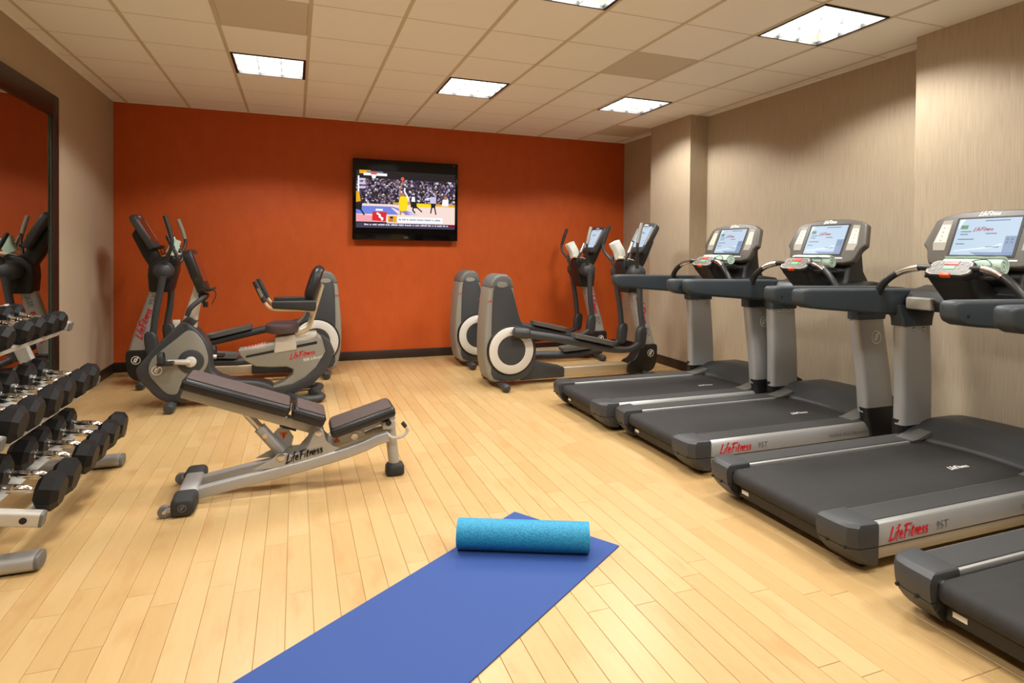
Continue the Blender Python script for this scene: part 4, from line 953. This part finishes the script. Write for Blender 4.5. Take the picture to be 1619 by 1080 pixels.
# ------------------------------------------------------------------ weight bench
def bench():
    ox, oy = 1.90, -3.93
    t = thing('weight_bench', (ox, oy, 0), 'adjustable silver weight bench with dark speckled pads in the middle of the floor', 'weight bench')
    R = lambda a: a - ox
    for s in (-1, 1):                        # twin base rails, curved up towards the rear post
        top = [(1.365, .085), (1.56, .117), (1.725, .143), (1.897, .170), (2.03, .197), (2.16, .225), (2.26, .250), (2.34, .278), (2.40, .287)]
        P = [Vector((R(a), s * .088, b_ - .032)) for a, b_ in top]; rings = []
        for i in range(len(P)):
            Tn = (P[min(i + 1, len(P) - 1)] - P[max(i - 1, 0)]).normalized(); Nn = Vector((-Tn.z, 0, Tn.x))
            yy = s * (.088 if i < 6 else .088 - .03 * (i - 5) / 3)
            rings.append(rrect((P[i].x, yy, P[i].z), Y, Nn, .046, .064, .012, 3))
        b = MB(); b.loft(rings); b.build('base_rail', 'silver_paint', t, 45)
        pl = [(1.655, .150), (1.745, .195), (1.785, .225), (1.825, .225), (1.86, .205), (1.90, .205), (1.945, .255), (1.975, .325), (1.99, .345), (2.015, .345), (2.028, .325), (2.04, .275), (2.075, .240), (2.12, .225), (2.02, .180), (1.85, .145)]
        b = MB(); b.prism([(R(a), b_) for a, b_ in pl], s * .098 - .006, s * .098 + .006, None, .002, 1); gp = b.build('gusset_plate', 'silver_paint', t, 30)
        for (a, b_) in ((2.000, .327), (1.800, .208)):
            b = MB(); b.lathe((R(a), s * .104, b_), Y * s, [(0, 0), (.020, 0), (.020, .010), (.012, .013), (0, .013)], 20); b.build('pivot_bolt', 'steel', gp)
        sl = Vector((1, 0, .21)).normalized(); ea = sl if s < 0 else -sl; eb = Vector((-sl.z, 0, sl.x))
        O_ = Vector((R(1.828), s * .1125, .172)) if s < 0 else Vector((R(2.03), s * .1125, .213))
        if s < 0: b = MB(); wordmark(b, O_, ea, eb, .046, .19); b.build('lettering', 'logo_black', gp, 0)
    # front foot bar with rubber ends and small transport wheels
    b = MB(); b.box((R(1.338), 0, .062), (.095, .30, .062), .016, 3); fb = b.build('front_foot_bar', 'silver_paint', t, 40)
    for s in (-1, 1):
        rings = [rrect((R(1.335), s * y_, .050), X, Z, w, h, .028, 4) for y_, w, h in ((.125, .108, .080), (.14, .116, .096), (.245, .112, .092), (.262, .104, .084), (.268, .085, .065))]
        b = MB(); b.loft(rings); cp = b.build('foot_cap', 'rubber', t, 50)
        b = MB(); emblem(b, (R(1.335), s * .2686, .050), -X * s, Z, .020); b.build('cap_mark', 'logo_grey', cp, 0)
        b = MB(); b.box((R(1.282), s * .235, .040), (.055, .030, .026), .005, 2); b.build('wheel_fork', 'silver_paint', t, 40)
        b = MB(); b.lathe((R(1.252), s * .235 - .012, .033), Y, [(0, 0), (.028, 0), (.032, .004), (.032, .020), (.028, .024), (0, .024)], 22); w_ = b.build('wheel', 'logo_grey', t, 40)
        b = MB(); b.lathe((R(1.252), s * .2475, .033), Y * s, [(0, 0), (.012, 0), (.010, .005), (0, .005)], 14); b.build('axle_bolt', 'steel', w_)
    # rear post
    b = MB(); b.tube([(R(2.415), 0, .325), (R(2.448), 0, .045)], .033, 16); b.build('rear_post', 'silver_paint', t, 60)
    rings = [rrect((R(2.449), 0, z), X, Y, w, w * .95, .03, 5) for z, w in ((0.001, .104), (.012, .112), (.05, .108), (.066, .092), (.074, .07))]
    b = MB(); b.loft(rings); b.build('rear_foot', 'rubber', t, 50)
    b = MB(); b.box((R(2.40), 0, .318), (.07, .13, .05), .010, 2); b.build('seat_pivot_block', 'silver_paint', t, 40)
    b = MB(); b.lathe((R(2.40), -.072, .335), Y, [(0, 0), (.017, 0), (.017, .144), (0, .144)], 16); b.build('seat_pivot_pin', 'logo_black', t)
    b = MB(); b.tube([(R(2.39), -.06, .272), (R(2.42), -.085, .250), (R(2.475), -.10, .256), (R(2.508), -.10, .288), (R(2.495), -.10, .318), (R(2.482), -.10, .335)], .010, 10, 6); hk = b.build('lift_handle', 'silver_light', t, 60)
    b = MB(); b.tube([(R(2.497), -.10, .313), (R(2.478), -.10, .340)], .012, 10); b.build('handle_tip', 'rubber', hk, 60)
    # tilting back beam, strut and pads
    A = Vector((R(1.300), 0, .600)); B_ = Vector((R(2.000), 0, .330)); e1 = (B_ - A).normalized(); e3 = Vector((-e1.z, 0, e1.x)); L = (B_ - A).length
    b = MB(); b.box((A + B_) / 2 - e3 * .012, (L, .070, .056), .008, 2, Matrix((e1, Y, e3)).transposed()); bb = b.build('back_beam', 'silver_paint', t, 40)
    b = MB(); b.box(A + e1 * .59 - e3 * .044, (.095, .075, .012), .003, 1, Matrix((e1, Y, e3)).transposed()); b.build('beam_clamp', 'black_plastic', bb, 30)
    b = MB(); b.tube([(R(1.60), 0, .46), (R(1.70), 0, .335)], .022, 14); st = b.build('strut_rod', 'steel', t, 60)
    b = MB(); b.tube([(R(1.683), 0, .355), (R(1.80), 0, .205)], .033, 16); sl_ = b.build('strut_sleeve', 'silver_paint', t, 60)
    b = MB(); b.lathe((R(1.715), -.033, .315), -Y, [(0, 0), (.014, 0), (.014, .008), (0, .008)], 14); b.build('pop_pin', 'steel', sl_)
    b = MB(); b.box((R(1.735), 0, .30), (.02, .03, .02), .004, 1); b.build('pin_knob', 'logo_red', sl_, 30)
    b = MB(); b.prism([(R(1.745), .295), (R(1.785), .335), (R(1.835), .325), (R(1.865), .275), (R(1.855), .225), (R(1.80), .20)], .03, .04, None, .002, 1); sec = b.build('strut_plate', 'silver_paint', t, 30)
    b = MB(); b.add([(R(1.785), .0292, .308), (R(1.835), .0292, .308), (R(1.81), .0292, .262)], [(0, 1, 2)]); b.build('warning_sticker', 'warn_orange', sec, 0)
    b = MB(); b.ribbon([(R(1.812), .303), (R(1.806), .29), (R(1.813), .288), (R(1.809), .274)], .005, (Vector((0, .0288, 0)), X, Z), 0, taper=False); b.build('warning_bolt', 'logo_black', sec, 0)
    def pad(name, P0, P1, th, drop, hw=.128):
        P0, P1 = Vector((R(P0[0]), 0, P0[1])), Vector((R(P1[0]), 0, P1[1])); f1 = (P1 - P0).normalized(); f3 = Vector((-f1.z, 0, f1.x)); ln = (P1 - P0).length
        rt = Matrix((f1, Y, f3)).transposed(); c = (P0 + P1) / 2
        b = MB(); b.box(c - f3 * (th / 2), (ln, hw * 2, th), .022, 4, rt); p = b.build(name, 'vinyl_black', t, 40)
        ol = rrect(c - f3 * .0, f1, Y, ln - .026, hw * 2 - .026, .018, 4)
        b = MB(); b.loft([[q - f3 * .004 for q in ol], [q + f3 * .003 for q in ol], [c + (q - c) * .97 + f3 * .005 for q in ol]]); b.build('top_panel', 'vinyl_speckle', p, 40)
        ol2 = rrect(c - f3 * .024, f1, Y, ln + .002, hw * 2 + .002, .022, 4); b = MB(); b.tube(ol2 + [ol2[0]], .0022, 6); b.build('piping', 'logo_black', p, 60)
        b = MB(); b.box(c - f3 * (th + .003), (ln * .80, hw * .9, .008), .002, 1, rt); b.build('backing_board', 'black_matte', p, 30)
        return p
    pad('back_pad', (1.318, .688), (1.855, .490), .068, 0)
    pad('lumbar_pad', (1.872, .487), (2.047, .418), .072, 0)
    pad('seat_pad', (2.060, .340), (2.424, .446), .062, 0)
    f1 = Vector((2.424 - 2.06, 0, .446 - .340)).normalized()
    b = MB(); f3 = Vector((-f1.z, 0, f1.x)); c0 = Vector((R(2.06), 0, .340)) - f3 * .092
    b.box(c0 + f1 * .19, (.37, .05, .030), .006, 2, Matrix((f1, Y, f3)).transposed()); sb = b.build('seat_beam', 'silver_paint', t, 40)
    b = MB(); b.box(c0 + f1 * .372 + f3 * .038, (.02, .06, .03), .006, 2, Matrix((f1, Y, f3)).transposed()); b.build('beam_end', 'silver_light', sb, 40)
    b = MB(); b.prism([(R(2.05), .215), (R(2.06), .285), (R(2.25), .300), (R(2.27), .265), (R(2.2), .245)], -.03, .03, None, .004, 1); aj = b.build('seat_adjuster', 'silver_light', t, 30)
    b = MB(); b.add([(R(2.085), -.0306, .235), (R(2.125), -.0306, .235), (R(2.105), -.0306, .272)], [(0, 1, 2)]); b.build('warning_sticker', 'warn_orange', aj, 0)
    b = MB(); b.lathe((R(2.205), -.030, .262), -Y, [(0, 0), (.02, 0), (.02, .012), (0, .012)], 16); b.build('adjuster_bolt', 'steel', aj)
    return t
bench()

# ------------------------------------------------------------------ dumbbell rack and dumbbells
TIER = [dict(x=.85, z=.285, tilt=10, R=.085, hl=.135, hw=.094), dict(x=.70, z=.592, tilt=11, R=.083, hl=.130, hw=.090), dict(x=.55, z=.930, tilt=13, R=.066, hl=.108, hw=.074)]
NY, FY = -4.535, -3.255
t = thing('dumbbell_rack', (0, -3.90, 0), 'silver three-tier dumbbell rack standing in front of the mirror', 'dumbbell rack')
for yy in (NY, FY):
    y_ = yy + 3.90
    b = MB(); rings = [rrect((x_, y_, .040), Y, Z, .10, .064, .026, 5) for x_ in (.16, .845)]; b.loft(rings); ft = b.build('foot', 'silver_paint', t, 45)
    b = MB(); b.loft([rrect((x_, y_, .040), Y, Z, .10 * k, .064 * k, .026, 5) for x_, k in ((.842, .99), (.858, .99), (.862, .92))]); b.build('end_cap', 'charcoal_light', ft, 45)
    b = MB(); b.box((.50, y_, .005), (.60, .05, .010), .002, 1); b.build('foot_pad', 'black_matte', ft, 30)
    b = MB(); A = Vector((.615, y_, .05)); B_ = Vector((.235, y_, 1.02)); d_ = (B_ - A).normalized(); n_ = Vector((d_.z, 0, -d_.x))
    b.loft([rrect(p_, n_, Y, .068, .055, .010, 3) for p_ in (A, B_)]); b.build('upright', 'silver_light', t, 45)
    for k, T_ in enumerate(TIER):
        ti = radians(T_['tilt']); e1 = Vector((cos(ti), 0, -sin(ti))); e3 = Vector((sin(ti), 0, cos(ti)))
        F = Vector((T_['x'] + .01, y_, T_['z'] - .068 - (.0 if k else .002))) if k else Vector((.858, y_, .214))
        if k == 2: F = Vector((.575, y_, .889))
        if k == 1: F = Vector((.715, y_, .545))
        b = MB(); b.loft([rrect(F - e1 * q, Y, e3, .055, .062 if k != 2 else .056, .012, 4) for q in (.40, .0)]); br = b.build('shelf_bracket', 'silver_light', t, 45)
        b = MB(); b.loft([rrect(F + e1 * q, Y, e3, .055 * s_, (.062 if k != 2 else .056) * s_, .012, 4) for q, s_ in ((-.003, .99), (.008, .99), (.012, .9))]); b.build('end_cap', 'charcoal_light', br, 45)
        for sy in (-1, 1):
            b = MB(); b.lathe(F - e1 * .055 + Y * sy * .0272, Y * sy, [(0, 0), (.014, 0), (.014, .002), (0, .002)], 18); b.build('plug', 'logo_black', br)
def place(T_, off, up):                      # a point on the tier's inclined plane
    ti = radians(T_['tilt']); e1 = Vector((cos(ti), 0, -sin(ti))); e3 = Vector((sin(ti), 0, cos(ti)))
    return Vector((T_['x'], 0, T_['z'])) + e1 * off + e3 * up, e1, e3
for k, T_ in enumerate(TIER):
    for off in (-.035, -2 * T_['hl'] + .035):  # one saddle rail under each row of heads
        rr = T_['R'] * cos(pi / 8)
        P, e1, e3 = place(T_, off, -rr - .005)
        b = MB(); b.box((P.x, 0, P.z), (.075, FY - NY - .02, .009), .002, 1, Matrix((e1, Y, e3)).transposed())
        P2 = P + e1 * (.034 if off > -.1 else -.034) - e3 * .012; b.box((P2.x, 0, P2.z), (.006, FY - NY - .02, .028), .001, 1, Matrix((e1, Y, e3)).transposed())
        b.build('saddle_rail', 'silver_light', t, 30)

def dumbbell(T_, y_, label, group):
    P, e1, e3 = place(T_, -T_['hl'], 0)
    d = thing('dumbbell', (P.x, y_, P.z), label, 'dumbbell', group)
    d.rotation_euler = (0, radians(T_['tilt']), 0)
    key = T_['x']
    R_, hw, hl = T_['R'], T_['hw'], T_['hl']
    if key not in DB:
        b = MB(); ns = 8
        for s in (-1, 1):
            rings = []
            for xx, rr in ((-hw / 2, .70), (-hw / 2 + .020, 1.0), (hw / 2 - .024, 1.0), (hw / 2, .72)):
                rings.append([(xx * s, rr * R_ * cos(pi / 8 + 2 * pi * i / ns), rr * R_ * sin(pi / 8 + 2 * pi * i / ns)) for i in range(ns)])
            if s < 0: DB_head = b; continue
            b.loft(rings)
        h = b; hb = MB(); g = hl - hw / 2
        prof = [(.010, -g - .004), (.021, -g - .004), (.021, -g + .010), (.0145, -g + .012), (.0145, -g * .62), (.0190, -g * .55), (.0215, 0), (.0190, g * .55), (.0145, g * .62), (.0145, g - .012), (.021, g - .010), (.021, g + .004), (.010, g + .004)]
        hb.lathe((0, 0, 0), X, prof, 20)
        ho = h.build('head', 'dumbbell_rubber', d, 20); bo = hb.build('handle', 'chrome', d, 40)
        DB[key] = (ho.data, bo.data); ho.location = (hl, 0, 0)
        h2 = bpy.data.objects.new('head', ho.data); COL.objects.link(h2); h2.parent = d; h2.location = (-hl, 0, 0); h2.rotation_euler = (0, 0, pi)
    else:
        hm, bm_ = DB[key]
        for sx in (1, -1):
            q = bpy.data.objects.new('head', hm); COL.objects.link(q); q.parent = d; q.location = (sx * hl, 0, 0); q.rotation_euler = (0, 0, 0 if sx > 0 else pi)
        q = bpy.data.objects.new('handle', bm_); COL.objects.link(q); q.parent = d
    return d
DB = {}
YS = [[-4.405, -4.225, -3.945, -3.765, -3.555, -3.375], [-4.385, -4.200, -3.960, -3.775, -3.545, -3.365], [-4.235, -4.070, -3.845, -3.690, -3.515, -3.370]]
ORD = ['nearest', 'second nearest', 'third nearest', 'third farthest', 'second farthest', 'farthest']
TN = ['bottom', 'middle', 'top']
for k, T_ in enumerate(TIER):
    for i, y_ in enumerate(YS[k]):
        dumbbell(T_, y_, 'black dumbbell with chrome handle, %s on the %s tier of the rack' % (ORD[i], TN[k]), 'dumbbells on the %s tier' % TN[k])

# ------------------------------------------------------------------ exercise mats
dm = Vector((-.826, -.563, 0)).normalized(); pm_ = Vector((-dm.y, dm.x, 0))
far = (Vector((2.951, -4.685, 0)) + Vector((3.304, -5.167, 0))) / 2
o = MB(); Lm = 1.85; Wm = .60
fr = (Vector((0, 0, 0)), X, Y, Z)
o.prism([(-Lm / 2, -Wm / 2), (Lm / 2, -Wm / 2), (Lm / 2, Wm / 2), (-Lm / 2, Wm / 2)], 0, .006, fr, .0015, 1)
m_ = o.build('yoga_mat', 'mat_blue', None, 30); m_.location = far + dm * (Lm / 2); m_.rotation_euler = (0, 0, math.atan2(dm.y, dm.x))
tag(m_, 'flat royal blue yoga mat spread on the wooden floor', 'yoga mat')
r_ = spiral_roll('rolled_yoga_mat', 'mat_teal', .069, .014, 8.0, .0055, .60, 1.0)
a_ = Vector((2.562, -5.029, 0)); b_ = Vector((3.088, -5.25, 0)); dr = (b_ - a_).normalized()
r_.location = (a_ + b_) / 2 + Vector((-dr.y, dr.x, 0)) * .075 + Vector((0, 0, .0755)); r_.rotation_euler = (0, radians(75), math.atan2(dr.y, dr.x) - pi / 2)
tag(r_, 'rolled turquoise yoga mat lying on the flat blue mat', 'yoga mat')
